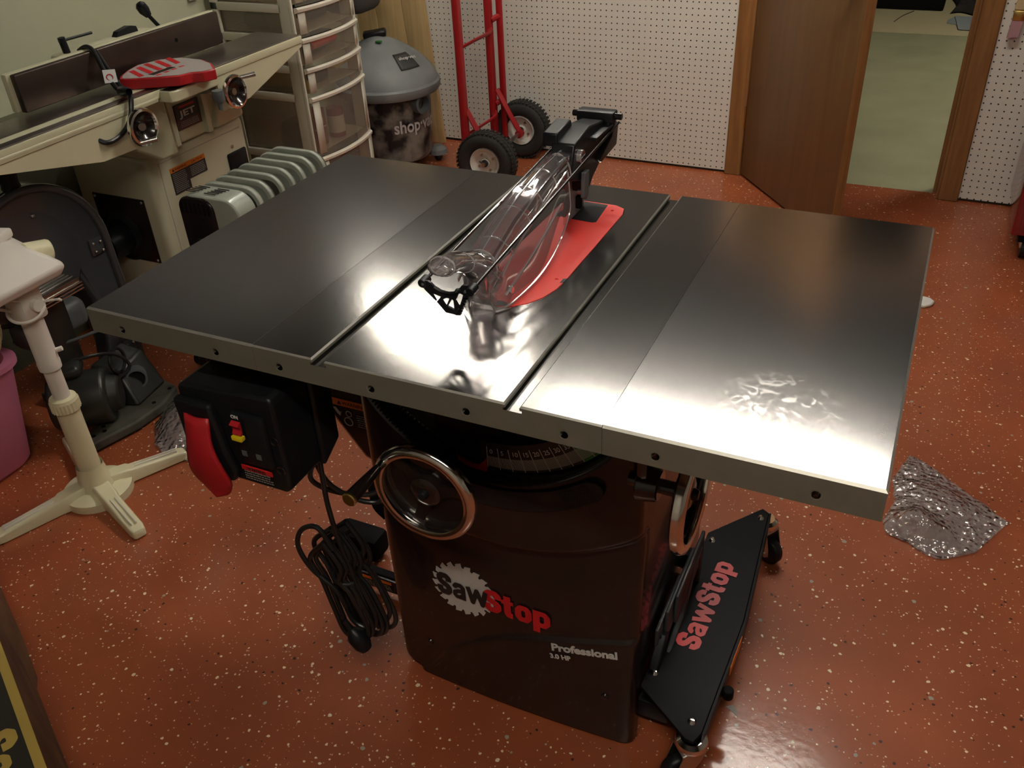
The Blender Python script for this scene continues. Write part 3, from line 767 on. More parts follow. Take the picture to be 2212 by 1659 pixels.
B().prism([(-.010, .7325), (-.017, .728), (-.012, .722), (-.012, .716), (-.015, .711), (-.010, .711)], -.315, -.299, 'yz').build('red_toggle', 'redplastic', sb)
B().box((-.3165, -.018, .7005), (-.2975, -.008, .7085), .0015).build('yellow_key', 'yellow', sb)
text('on_word', 'ON', .0085, 'white', (-.3135, -.0107, .7375), (1, 0, 0), (0, 0, 1), sb, bold=.0003)
for x in (-.3145, -.288): B().box((x, -.0068, .665), (x+.0095, -.0055, .6745)).build('indicator_lamp', 'greyplastic', sb)
B().box((-.3225, -.0072, .6375), (-.2655, -.0055, .6455)).build('red_warning_strip', 'redprint', sb)
text('warning_word', 'WARNING', .007, 'blackprint', (-.311, -.0074, .639), (1, 0, 0), (0, 0, 1), sb, bold=.0002)
tl = B(); textlines(tl, (-.319, -.0066, .6365), (1, 0, 0), (0, 0, 1), .052, .018, 4); tl.build('warning_text', 'greyprint', sb)
for x, z in ((-.258, .70), (-.258, .645)): B().lathe([(.0045, 0), (.0075, .001), (.0085, 0)], (x+.002, .003, z), (0, -1, 0), 20).build('screw_recess', 'blackgloss', sb)

# ---- motor cover on the left with its label
mc = B().prism([(-.235, .815), (-.455, .815), (-.455, .60), (-.415, .535), (-.335, .425), (-.235, .39)], .30, .58, 'xz').build('motor_cover', 'blackgloss', saw, bevel=.012, seg=3)
B().box((-.425, .2985, .541), (-.262, .2995, .557)).build('orange_strip', 'orangeprint', mc)
text('warning_word', '\u25b2WARNING', .011, 'blackprint', (-.375, .2982, .5445), (1, 0, 0), (0, 0, 1), mc)
pic = B(); pic.torus((-.355, .2985, .508), .009, .0012, (0, 1, 0), 24, 6).torus((-.352, .2985, .526), .006, .001, (0, 1, 0), 20, 6)
pic.prism([(-.385, .535), (-.379, .536), (-.372, .527), (-.368, .528), (-.372, .517), (-.378, .523)], .298, .2990, 'xz').build('hazard_picture', 'white', mc)
tl = B(); textlines(tl, (-.335, .2988, .528), (1, 0, 0), (0, 0, 1), .05, .030, 6, seed=3); tl.build('label_text', 'greyprint', mc)
# lower dust port and black strap at the cabinet side
B().tube([(-.235, .25, .50), (-.262, .23, .46), (-.262, .225, .40), (-.242, .225, .375)], .012, n=10, flat=.5).build('side_strap', 'blackmatte', saw)

# ---- power cord: drop, loops and coil
cd = B()
cd.tube([(-.255, .09, .62), (-.262, .095, .56), (-.268, .10, .50), (-.262, .10, .43), (-.25, .105, .34), (-.235, .11, .25), (-.225, .12, .19)], .0045)
cd.tube([(-.27, .10, .60), (-.30, .11, .53), (-.26, .14, .49), (-.20, .17, .50), (-.215, .24, .58), (-.235, .26, .66)], .0045)
cd.tube([(-.28, .10, .60), (-.27, .12, .52), (-.22, .15, .475), (-.19, .17, .50), (-.20, .22, .62)], .0045)
r = random.Random(4)
for k in range(7):
    t = k/6; xo = -.292+.030*t; w = .030+.012*r.random()
    top = .405+.035*r.random(); bot = .155+.05*r.random(); yy = .090+.008*k
    pts = [(xo+.005, yy, top), (xo-w, yy, top-.05), (xo-w*.5, yy, (top+bot)/2+.02), (xo-w*.1, yy, bot+.07), (xo+.012, yy, bot+.01), (xo+.045, yy+.004, bot), (xo+.062, yy+.004, bot+.04), (xo+.038, yy+.003, bot+.12), (xo+.022, yy, (top+bot)/2+.03), (xo+.032, yy, top-.05), (xo+.005, yy, top)]
    cd.tube(pts, .0046)
cd.tube([(-.268, .09, .40), (-.29, .088, .445), (-.325, .086, .43), (-.342, .086, .385), (-.325, .088, .335), (-.285, .092, .295), (-.27, .095, .25)], .0046)
cd.torus((-.272, .115, .315), .024, .004, (.2, 0, 1), 24, 8)
cord = cd.build('power_cord', 'cord', saw)
B().lathe([(0, 0), (.012, 0), (.017, .012), (.018, .034), (.012, .045), (.006, .052), (.005, .075)], (-.235, .085, .165), (-.45, -.05, .85), 24).build('plug', 'black', cord)

# ---- mobile base
base = B().prism([(.246, .232), (.350, .158), (.366, .158), (.374, .18), (.384, .45), (.366, .775), (.350, .785), (.258, .665)], .119, .125, 'xy').build('mobile_base', 'baseblack', saw, bevel=.002)
B().prism([(.374, .18), (.3785, .18), (.3885, .45), (.3705, .775), (.366, .775), (.384, .45)], .085, .1245, 'xy').build('base_flange', 'baseblack', base)
B().box((-.25, .24, .03), (.30, .27, .075), .004).build('base_rail', 'black', base)
B().box((-.25, .63, .03), (.30, .66, .075), .004).build('base_rail', 'black', base)
B().box((.3855, .34, .095), (.3872, .42, .118), rot=(0, 0, -.037)).build('orange_warning_label', 'orangeprint', base)
word('base_logo', 'SawStop', .047, 'redprint', (.322, .345, .1252), (.05, 1, 0), (-1, .05, 0), base, .240)
for x, y in ((.352, .752), (.272, .645), (.262, .27), (.352, .196)):
    B().lathe([(0, .006), (.004, .0055), (.0065, .002), (.0075, 0)], (x, y, .125), (0, 0, 1), 20).build('base_bolt', 'chrome', base)
B().cyl((.392, .30, .085), (.392, .30, .106), .010, n=16).build('level_foot', 'blackmatte', base, bevel=.002)
def caster(c, swing):
    x, y = c; q = rotm((0, 0, swing))
    m = Matrix.Translation((x, y, 0)) @ q
    k = B().lathe([(0, .112), (.020, .112), (.027, .106), (.029, .098), (.026, .090), (.020, .088), (0, .088)], (0, 0, 0), (0, 0, 1), 32).xf(m).build('caster', 'chrome', base)
    b = B()
    for s in (-1, 1):
        b.prism([(-.024, .090), (.022, .090), (.010, .060), (-.012, .028), (-.026, .022), (-.036, .030), (-.034, .050)], s*.019-.0012, s*.019+.0012, 'xz')
    b.box((-.026, -.0195, .086), (.024, .0195, .091)); b.xf(m).build('caster_fork', 'steel', k, bevel=.001)
    B().lathe([(.0, -.013), (.020, -.013), (.028, -.012), (.0325, -.006), (.0325, .006), (.028, .012), (.020, .013), (0, .013)], (-.022, 0, .0325), (0, 1, 0), 40).xf(m).build('caster_wheel', 'black', k, angle=50)
    B().cyl((-.022, -.023, .0325), (-.022, .023, .0325), .0055, n=12).xf(m).build('axle_bolt', 'chrome', k)
    return k
caster((.358, .178), .75)
caster((.360, .772), 2.6)
# foot pedal: ribbed black block beside the cabinet
fp = B().box((.248, .31, .126), (.260, .56, .175), .005).build('foot_pedal', 'black', base)
for i, (a, b, z) in enumerate(((.30, .40, .20), (.33, .46, .222), (.36, .50, .236))):
    B().box((.250+.009*i, a, z-.07), (.2565+.009*i, b+.05, z), .002).build('pedal_rib', 'pedalgrey', fp)
B().prism([(.32, .126), (.42, .126), (.48, .195), (.515, .195), (.515, .126), (.53, .126), (.53, .212), (.465, .212), (.40, .145)], .266, .277, 'yz').build('pedal_arm', 'pedalgrey', fp, bevel=.003)
B().prism([(.27, .126), (.31, .126), (.34, .165), (.32, .175), (.28, .145)], .250, .268, 'yz').build('pedal_step', 'black', fp, bevel=.003)
# left wing of the base with its label
lw = B().prism([(-.235, .345), (-.46, .345), (-.50, .40), (-.47, .40), (-.44, .365), (-.235, .365)], .040, .050, 'xy').build('base_wing', 'blackmatte', base, bevel=.002)
B().box((-.545, .40, .012), (-.43, .46, .075), .012).build('rear_wheel_housing', 'blackmatte', base)
B().box((-.47, .338, .012), (-.235, .342, .048), rot=(0, 0, -.02)).build('side_plate', 'blackgloss', lw)
B().box((-.452, .3365, .036), (-.352, .3375, .044)).build('orange_strip', 'orangeprint', lw)
tl = B(); textlines(tl, (-.42, .3365, .033), (1, 0, 0), (0, 0, 1), .07, .016, 4, seed=5); tl.build('label_text', 'greyprint', lw)
B().prism([(-.452, .034), (-.448, .034), (-.44, .026), (-.432, .030), (-.436, .016), (-.444, .022)], .336, .3365, 'xz').build('hazard_picture', 'white', lw)
# ================================================================ SETTING
WL, WR, WB, WF, CH = -2.13, 3.2, 3.08, -2.6, 2.42
def wally(x): return 3.078-.0223*x
floor = struct(B().box((WL-.1, WF-.1, -.05), (WR+.1, 3.12, 0)).build('floor', 'floor', smooth=False))
hall = struct(B().box((-1.2, 3.12, -.05), (2.4, 5.93, -.002)).build('hallway_floor', 'conc', smooth=False))
B_ = B().box((-1.2, 5.94, -.05), (2.4, 8.6, -.001))
struct(B_.build('garage_floor', 'conc2', smooth=False))
struct(B().box((-1.2, 5.928, -.05), (2.4, 5.942, -.004)).build('trim_joint', 'blackmatte', smooth=False))
struct(B().box((-1.3, 8.6, 0), (2.5, 8.7, CH)).build('wall_hall_far', 'walldark'))
struct(B().box((-1.3, 3.2, 0), (-1.2, 8.6, CH)).build('wall_hall_left', 'walldark'))
struct(B().box((2.4, 3.2, 0), (2.5, 8.6, CH)).build('wall_hall_right', 'walldark'))
struct(B().box((-1.3, 3.2, CH), (2.5, 8.7, CH+.05)).build('ceiling_hall', 'ceil'))
struct(B().box((WL-.1, WF, 0), (WL, 3.3, 1.15)).build('wall_left', 'wallgreen'))
struct(B().box((WL, WF, 0), (-1.968, 1.95, .69)).build('wall_left_footing_shaded', 'footing'))  # footing ledge; its dark colour paints in the shade behind the jointer
struct(B().box((WL-.1, WF, 1.15), (WL+.004, 3.2, CH)).build('wall_left_upper', 'walldark'))
struct(B().box((WR, WF, 0), (WR+.1, 3.3, CH)).build('wall_right', 'wallplain'))
struct(B().box((WL, WF-.1, 0), (WR, WF, CH)).build('wall_front', 'wallplain'))
struct(B().box((WL, WF, CH), (WR, 3.2, CH+.05)).build('ceiling', 'ceil'))
# back wall : stud wall with pegboard sheets both sides of the doorway
DX0, DX1 = -.205, .585
fr = math.atan(-.0223)
def backbox(x0, x1, z0, z1, y0=0, y1=.1):
    b = B(); b.loft([[(x0, wally(x0)+y0, z0), (x1, wally(x1)+y0, z0), (x1, wally(x1)+y1, z0), (x0, wally(x0)+y1, z0)],
                     [(x0, wally(x0)+y0, z1), (x1, wally(x1)+y0, z1), (x1, wally(x1)+y1, z1), (x0, wally(x0)+y1, z1)]]); return b
struct(backbox(WL, DX0-.05, 0, CH, .012, .11).build('wall_back_left', 'walldark'))
struct(backbox(DX1+.05, WR, 0, CH, .012, .11).build('wall_back_right', 'walldark'))
struct(backbox(DX0-.05, DX1+.05, 2.1, CH, .012, .11).build('wall_back_over_door', 'walldark'))
def peg(x0, x1, hx, hz, name):
    # local frame: hole centres fall on multiples of one inch (+half) from the origin
    o = bpy.data.objects.new('t', None)
    me = backbox(x0, x1, .012, 1.219, 0, .011)
    ob = me.build(name, 'peg')
    org = V((hx-.0127, 0, hz-.0127)); m = Matrix.Translation(org) @ rotm((0, 0, fr)); m.translation = V((org.x, wally(org.x), org.z))
    ob.data.transform(m.inverted()); ob.matrix_basis = m; ob.location = m.translation; ob.rotation_euler = (0, 0, fr)
    bpy.data.objects.remove(o); return struct(ob)
peg(-1.98, -.287, -.302, .022, 'wall_pegboard_left')
peg(.668, WR-.01, .675, .014, 'wall_pegboard_right')
# sheet joint in the left pegboard
struct(backbox(-.683, -.682, .012, 1.219, -.0004, .004).build('trim_sheet_joint', 'drawerframe'))
# oak casing and jambs
dr = []
struct(backbox(-.287, -.215, 0, 2.15, -.016, .012).build('trim_1', 'oaktrim', bevel=.004))
struct(backbox(.592, .667, 0, 2.15, -.016, .012).build('trim_2', 'oaktrim', bevel=.004))
struct(backbox(-.287, .667, 2.08, 2.15, -.016, .012).build('trim_3', 'oaktrim', bevel=.004))
struct(backbox(-.222, DX0, 0, 2.08, .0, .13).build('trim_4', 'oaktrim'))
struct(backbox(DX1, .600, 0, 2.08, .0, .13).build('trim_5', 'oaktrim'))
struct(backbox(.570, DX1, 0, 2.08, .055, .09).build('trim_6', 'oaktrim'))
# the open door, hinged on the left jamb and swung into the room
a = math.atan2(-.293, .227)
dm = Matrix.Translation((-.200, 3.078, 0)) @ rotm((0, 0, a))
door = struct(B().box((0, -.0175, .012), (.755, .0175, 2.06), .002).xf(dm).build('door_1', 'oak'))
for z in (.215, 1.85):
    h = B().box((-.006, -.024, z), (.004, -.016, z+.09)).cyl((-.004, -.021, z), (-.004, -.021, z+.09), .005, n=12).xf(dm)
    h.build('hinge', 'brass', door)
B().box((.7552, -.0172, .014), (.757, .0172, 2.055)).xf(dm).build('door_edge', 'oaktrim', door)
B().lathe([(0, 0), (.027, 0), (.027, .006), (.012, .012), (.011, .03), (.026, .045), (.026, .06), (0, .066)], (.69, -.0175, .92), (0, -1, 0), 28).xf(dm).build('door_knob', 'brass', door)
# items on the hallway floor
t1 = B().box((-.05, 6.66, 0), (.41, 8.2, .17), .01).build('storage_crate', 'blackmatte'); tag(t1, 'long dark low box lying on the cream floor beyond the doorway', 'box')
r = random.Random(3)
def rug(u, v):
    return (.46+.55*u+.03*math.sin(9*v), 6.58+1.3*v+.05*math.sin(14*u), .008+.05*r.random()*(0 < u < 1 and 0 < v < 1))
rg = B().grid(rug, 26, 40); rg.grid(lambda u, v: (.46+.55*u+.03*math.sin(9*v), 6.58+1.3*v+.05*math.sin(14*u), 0), 26, 40)
tag(rg.build('shag_rug', 'darkmat', angle=180), 'dark shaggy rug on the cream floor seen through the doorway', 'rug')
p1 = B().prism([(.455, 6.28), (.455, 6.36), (.505, 6.52), (.60, 6.5), (.66, 6.2), (.56, 6.22)], .0, .004, 'xy').build('paper_sheet', 'paper')
tag(p1, 'triangular grey paper sheet lying under the other one by the dark rug', 'paper', 'papers on the hallway floor')
p2 = B().prism([(.535, 6.09), (.495, 6.48), (.66, 6.50), (.76, 6.08)], .0045, .008, 'xy').build('paper_sheet', 'paper')
tag(p2, 'larger square grey paper sheet overlapping the triangular one past the doorway', 'paper', 'papers on the hallway floor')
tag(B().tube([(.12, 6.25, .003), (.16, 6.45, .003), (.22, 6.62, .003)], .003, n=6).build('twig', 'brownlabel'), 'thin dark twig lying on the cream floor beside the door edge', 'twig')
# ceiling light fixtures : two-tube shop lights
def fixture(x, y, L, s, label, rot=0, z=CH-.03):
    t = thing('ceiling_light', label, 'ceiling light', (x, y, z), rot, 'fluorescent shop lights on the ceiling')
    B().prism([(-.06, .028), (.06, .028), (.075, -.0), (.05, .012), (-.05, .012), (-.075, -.0)], -L/2-.02, L/2+.02, 'yz').build('light_housing', 'drawerframe', t, world=False)
    for yy in (-.03, .03):
        B().cyl((-L/2, yy, -.006), (L/2, yy, -.006), .016, n=16).build('fluorescent_tube', s, t, world=False)
    return t
M['tube_a'] = mat_emit('tube_glow_main', (1, .945, .86, 1), 58)
M['tube_b'] = mat_emit('tube_glow_dim', (1, .92, .79, 1), 46)
fixture(.02, 1.86, 1.22, 'tube_a', 'shop light on the ceiling in front of the doorway', .0)
M['tube_d'] = mat_emit('tube_glow_corner', (1, .945, .86, 1), 35)
fixture(-1.36, 2.30, .90, 'tube_d', 'shop light on the ceiling above the jointer and drawers', -.28)
fixture(.6, -.95, 1.22, 'tube_b', 'shop light on the ceiling behind the photographer')
M['tube_c'] = mat_emit('tube_glow_hall', (1, .93, .74, 1), 95)
fixture(1.75, 4.6, 1.22, 'tube_c', 'shop light on the hallway ceiling beyond the door', PI/2)

# ================================================================ JOINTER
J = thing('jointer', 'cream floor standing jointer with dark fence and chrome handwheels by green wall', 'jointer', (-1.75, 1.33, 0))
JX = -1.445; JB = -1.625
jc = B().box((-1.945, 1.105, .02), (-1.607, 1.56, .60), .022, 4).build('cabinet', 'jetbody', J)
B().box((-1.96, 1.09, 0), (-1.60, 1.575, .03), .006).build('cabinet_base', 'jetbody', J)
# warning label on the right face
X = -1.6065
B().loft([[(X, 1.187, .522), (X, 1.345, .522), (X, 1.345, .537), (X, 1.187, .537)], [(X+.0008, 1.187, .522), (X+.0008, 1.345, .522), (X+.0008, 1.345, .537), (X+.0008, 1.187, .537)]]).build('orange_strip', 'orangeprint', jc)
B().prism([(1.187, .522), (1.345, .522), (1.345, .480), (1.262, .480), (1.262, .452), (1.187, .452)], X, X+.0007, 'yz').build('warning_label', 'darklabel', jc)
text('warning_word', '\u25b2WARNING', .011, 'blackprint', (X+.001, 1.195, .5255), (0, 1, 0), (0, 0, 1), jc)
text('caution_word', 'CAUTION', .011, 'blackprint', (X+.001, 1.283, .5255), (0, 1, 0), (0, 0, 1), jc)
tl = B(); textlines(tl, (X+.001, 1.193, .518), (0, 1, 0), (0, 0, 1), .06, .062, 11, seed=6); textlines(tl, (X+.001, 1.272, .516), (0, 1, 0), (0, 0, 1), .066, .032, 6, seed=7)
tl.build('label_text', 'greyprint', jc)
B().box((X-.002, 1.445, .40), (X+.010, 1.535, .498), .008).build('switch_plate', 'black', jc)
B().box((X+.008, 1.452, .405), (X+.030, 1.528, .445), .006).build('switch_paddle', 'black', jc)
B().cyl((X-.002, 1.478, .515), (X+.003, 1.478, .515), .006, n=16).build('bolt', 'bolt', jc)
# recessed panel line
pn = B()
for a, b in (((1.150, .565), (1.53, .565)), ((1.150, .565), (1.150, .10))):
    pn.box((X-.001, min(a[0], b[0]), min(a[1], b[1])), (X+.0006, max(a[0], b[0])+.0012, max(a[1], b[1])+.0012))
pn.build('panel_line', 'stripe', jc)
# dust port plate on the near end
Y = 1.105
B().box((-1.878, Y-.004, .245), (-1.66, Y+.001, .462), .003).build('dust_plate', 'blackgloss', jc)
B().lathe([(.090, 0), (.080, -.004), (.062, .010), (.056, .012)], (-1.785, Y-.004, .33), (0, -1, 0), 40).build('dust_plate_dish', 'black', jc)
pt = B().lathe([(.052, .0), (.050, .08), (.047, .08), (.047, .0)], (-1.795, Y-.004, .315), (0, -1, 0), 40, True).build('dust_port', 'black', jc)
B().sph((-1.785, Y-.002, .298), .034, (.8, .7, .75), 16).build('sawdust_clump', 'orange', pt)
for x, z in ((-1.868, .452), (-1.67, .452), (-1.868, .255), (-1.67, .255)):
    B().sph((x, Y-.005, z), .005, (1, .5, 1), 12).build('bolt', 'bolt', jc)
# cast base
jb = B().prism([(1.12, .60), (1.545, .60), (1.545, .625), (1.53, .645), (1.515, .76), (1.46, .785), (1.16, .785), (1.115, .77), (1.125, .65), (1.12, .628)], -1.72, -1.592, 'yz').build('cast_base', 'jetcream', J, bevel=.008, seg=3)
B().prism([(1.015, .66), (1.10, .605), (1.17, .605), (1.16, .80), (1.02, .80)], -1.64, -1.525, 'yz').build('base_shoulder', 'jetcream', jb, bevel=.008, seg=3)
B().box((-1.75, 1.10, .60), (-1.600, 1.56, .622), .006).build('base_flange', 'jetcream', jb)
for y in (1.215, 1.362): B().prism([(-1.60, .602), (-1.575, .602), (-1.578, .77), (-1.60, .77)], y, y+.02, 'xz').build('base_rib', 'jetcream', jb, bevel=.002)
for s, y0 in ((-1, 1.19), (1, 1.43)):
    B().prism([(y0-.03, .605), (y0+.03, .605), (y0+.045*s+.018, .76), (y0+.045*s-.03, .76)], -1.60, -1.575, 'yz').build('base_web', 'jetcream', jb, bevel=.006)
X = -1.589
B().box((X-.004, 1.25, .640), (X+.0015, 1.355, .716)).build('name_plate', 'brownlabel', jb)
B().box((X+.0014, 1.251, .670), (X+.0019, 1.354, .715)).build('name_plate_top', 'darklabel', jb)
B().box((X+.0018, 1.268, .704), (X+.0022, 1.336, .710)).build('name_plate_bar', 'redprint', jb)
text('brand_word', 'JET', .026, 'white', (X+.0022, 1.268, .678), (0, 1, 0), (0, 0, 1), jb, bold=.0007, wfix=.072)
tl = B(); textlines(tl, (X+.0018, 1.262, .664), (0, 1, 0), (0, 0, 1), .08, .02, 4, seed=8); tl.build('label_text', 'stripe', jb)
# tables
def bed(y0, y1, z, name, taper, ny):
    zb = z-.028
    b = B().box((JB, y0, z-.010), (JX, y1, z), .003).build(name, 'jiron', J)
    sk = B()
    far, near = (y0, ny) if taper < 0 else (y1, ny)
    sk.prism([(near, z-.004), (near, z-.13), (near+(far-near)*.30, z-.125), (far, z-.038), (far, z-.004)], JX-.006, JX+.004, 'yz')
    sk.prism([(near, z-.004), (near, z-.13), (near+(far-near)*.30, z-.125), (far, z-.038), (far, z-.004)], JB, JB+.01, 'yz')
    sk.box((JB, far-.006 if far > near else far, z-.038), (JX, far if far > near else far+.006, z-.004))
    sk.build('bed_skirt', 'jetcream', b, bevel=.002)
    B().box((JX+.002, min(y0, y1), z-.026), (JX+.008, max(y0, y1), z-.003), .002).build('bed_lip', 'jetcream', b)
    return b
bo = bed(.46, 1.125, .83, 'outfeed_table', -1, .985)
B().loft([[(-1.502, y, .8315), (-1.502, y, .815), (-1.438, y, .795), (-1.435, y, .808), (-1.445, y, .822), (-1.462, y, .8295)] for y in (.46, 1.06)]).build('rounded_lip', 'jetcream', bo, bevel=.003)
bed(1.23, 1.73, .828, 'infeed_table', 1, 1.30)
# rabbeting ledge by the cutter
led = B().prism([(-1.49, 1.088), (-1.4567, 1.069), (-1.403, 1.0703), (-1.3927, 1.087), (-1.393, 1.256), (-1.4155, 1.28), (-1.49, 1.285)], .792, .8235, 'xy').build('rabbet_ledge', 'jetcream', J, bevel=.004)
B().prism([(-1.488, 1.091), (-1.456, 1.073), (-1.405, 1.0745), (-1.3965, 1.089), (-1.397, 1.253), (-1.417, 1.276), (-1.488, 1.281)], .8225, .8245, 'xy').build('ledge_top', 'jiron', led)
B().cyl((JX-.17, 1.178, .803), (JX-.01, 1.178, .803), .03, n=28).build('cutter_head', 'steel', J)
# red pork chop guard with grey stripes
gp = [(-1.330, 1.19), (-1.345, 1.155), (-1.372, 1.14), (-1.385, 1.105), (-1.444, 1.066), (-1.505, 1.032), (-1.53, 1.028), (-1.552, 1.052), (-1.582, 1.11), (-1.598, 1.165), (-1.575, 1.235), (-1.525, 1.272), (-1.445, 1.268), (-1.385, 1.24)]
gd = B().prism(gp, .832, .860, 'xy').build('cutter_guard', 'redplastic', J, bevel=.003)
B().prism([(x*.94+(-1.46)*.06, y*.94+1.15*.06) for x, y in gp], .8595, .8612, 'xy').build('guard_sticker', 'stripe', gd)
stp = B()
for i in range(5):
    y = 1.062+.036*i
    stp.prism([(-1.575+.008*abs(i-2), y+.032), (-1.575+.008*abs(i-2), y+.050), (-1.482, y+.012), (-1.482, y-.006)], .8613, .8618, 'xy')
for i in range(4): stp.prism([(-1.452, 1.085+.03*i), (-1.452, 1.101+.03*i), (-1.442, 1.101+.03*i), (-1.442, 1.085+.03*i)], .8613, .8618, 'xy')
stp.build('sticker_stripes', 'redprint', gd)
B().box((-1.478, 1.085, .8612), (-1.458, 1.17, .8619)).build('sticker_text_bar', 'fence', gd)
# fence
fn = B().box((-1.625, .775, .834), (-1.605, 1.545, .930), .004).build('fence', 'fence', J, bevel=.001)
B().box((-1.645, .765, .836), (-1.6255, 1.55, .932), .004).build('fence_back', 'jetcream', fn)
B().box((-1.72, .98, .86), (-1.645, 1.33, .925), .012).build('fence_bracket', 'jetcream', fn)
B().cyl((-1.604, 1.345, .888), (-1.6045-.003, 1.345, .888), .006, n=14).build('fence_hole', 'blackmatte', fn)
B().cyl((-1.68, 1.012, .915), (-1.68, 1.006, .966), .010, n=18).build('lock_post', 'black', fn)
B().cyl((-1.68, .996, .958), (-1.665, 1.098, .960), .0038, n=12).build('lock_bar', 'black', fn)
kn = B().cyl((-1.69, 1.375, .915), (-1.70, 1.35, .955), .006, n=14).build('tilt_lever', 'black', fn)
B().lathe([(0, 0), (.010, .002), (.017, .022), (.016, .038), (.009, .046), (0, .048)], (-1.699, 1.353, .950), (-.22, -.42, .88), 24).build('lever_ball', 'black', kn)
B().prism([(1.19, .922), (1.205, .938), (1.25, .945), (1.275, .940), (1.28, .922)], -1.70, -1.68, 'yz').build('fence_stop', 'black', fn)
# handwheels of the beds
for y, z, k in ((.945, .765, -1), (1.322, .756, 1)):
    c = V((-1.400, y, z)); ax = V((1, 0, 0))
    w = B().lathe([(.0495, -.002), (.051, .004), (.0485, .010), (.042, .0115), (.0390, .006), (.044, -.004)], c, ax, 48, True).build('handwheel', 'chrome', J, angle=50)
    B().lathe([(.040, .007), (.030, -.006), (.012, -.013), (0, -.013), (0, -.018), (.016, -.018), (.040, .0)], c, ax, 36).build('wheel_dish', 'blackgloss', w, angle=50)
    h = c+V((.006, .028*k if k < 0 else .030, -.034 if k < 0 else .034))
    B().cyl(h, h+V((.030, .035, .004)), .0065, .0075, n=18).build('wheel_handle', 'steel', w, bevel=.001)
    B().cyl((-1.59, y+.17*(1 if k < 0 else 0), z-.01), c, .010, n=16).build('wheel_shaft', 'steel', w)
B().lathe([(0, 0), (.016, 0), (.018, -.02), (.012, -.034), (.007, -.036), (.007, -.055), (0, -.055)], (-1.375, 1.225, .788), (0, 0, 1), 24).build('table_lock_knob', 'greyplastic', J)
# cord draped over fence and bed, with its tag
jcord = B().tube([(-1.655, 1.03, .927), (-1.63, 1.035, .938), (-1.60, 1.03, .930), (-1.55, 1.005, .885), (-1.50, .985, .850), (-1.46, .975, .846), (-1.43, .962, .845), (-1.420, .947, .822), (-1.420, .928, .785), (-1.425, .89, .758), (-1.43, .845, .752), (-1.46, .83, .77), (-1.50, .83, .79)], .0065, n=10).build('power_cord', 'cord', J)
B().tube([(-1.600, 1.04, .927), (-1.55, 1.02, .885), (-1.50, 1.0, .852), (-1.46, .985, .847), (-1.435, .968, .847)], .006, n=10).build('cord_strand', 'cord', jcord)
B().lathe([(.008, 0), (.013, .01), (.013, .05), (.009, .062)], (-1.475, .972, .848), (.78, -.3, .1), 18).build('plug', 'cord', jcord)
tg = B().poly3([(-1.535, .985, .895), (-1.517, 1.012, .892), (-1.505, 1.0, .862), (-1.523, .972, .864)], .0008).build('cord_tag', 'white', jcord)
B().torus((-1.5195, .990, .8755), .008, .0014, (.8, -.45, .3), 24, 6).build('tag_ring', 'redprint', tg)
B().box((-1.74, .99, .64), (-1.70, 1.10, .70), .012).build('motor_bracket', 'black', J)

# ================================================================ OIL HEATER
Q = thing('oil_heater', 'grey oil filled radiator with black control end in front of the jointer cabinet', 'heater', (-1.28, 1.2, 0))
hx0, hx1 = -1.385, -1.165
def finring(y, g, x0=hx0, x1=hx1, z0=.085, z1=.570, r=.055):
    return [(x, y, z) for x, z in rrect(x0+g, x1-g, z0+g, z1-g, max(.004, r-g), 6)]
for i in range(7):
    y = 1.085+.052*i
    f = B()
    f.loft([finring(y-.005, .0), finring(y-.009, .004), finring(y-.009, .016), finring(y-.003, .022), finring(y-.002, .05)])
    f.loft([finring(y-.005, .0), finring(y+.005, .0)], cap=False)
    f.loft([finring(y+.005, .0), finring(y+.009, .004), finring(y+.009, .016), finring(y+.003, .022), finring(y+.002, .05)])
    f.build('radiator_fin', 'heater', Q, angle=45)
B().cyl((-1.275, 1.05, .50), (-1.275, 1.40, .50), .028, n=24).build('oil_column', 'heater', Q)
B().cyl((-1.275, 1.05, .16), (-1.275, 1.40, .16), .028, n=24).build('oil_column', 'heater', Q)
cb = B().loft([finring(.985, .004), finring(.982, .012)][::-1]+[finring(1.055, 0)]).build('control_housing', 'heater', Q, bevel=.004)
B().prism(rrect(hx0+.006, hx0+.132, .10, .562, .035), .976, .990, 'xz').build('control_panel', 'blackgloss', cb, bevel=.004)
vt = B()
for i in range(5):
    for j in range(2): vt.box((-1.365+.07*j+.004*i, 1.0+.010*i, .5695), (-1.325+.07*j+.004*i, 1.003+.010*i, .5712))
vt.build('top_vents', 'darklabel', cb)
vt = B()
for i in range(7): vt.box((-1.37+.016*i, .9745, .515), (-1.363+.016*i, .977, .545))
vt.build('panel_vents', 'blackmatte', cb)
B().cyl((-1.32, .976, .42), (-1.32, .965, .42), .02, n=24).build('control_knob', 'black', cb, bevel=.002)
for y in (.985, 1.36):
    ft = B().box((-1.44, y-.035, .05), (-1.13, y-.005, .085), .006).build('foot_bar', 'black', Q)
    for x in (-1.43, -1.14):
        B().cyl((x-.012, y-.03, .025), (x+.012, y-.03, .025), .025, n=24).build('caster_wheel', 'black', ft, bevel=.003)

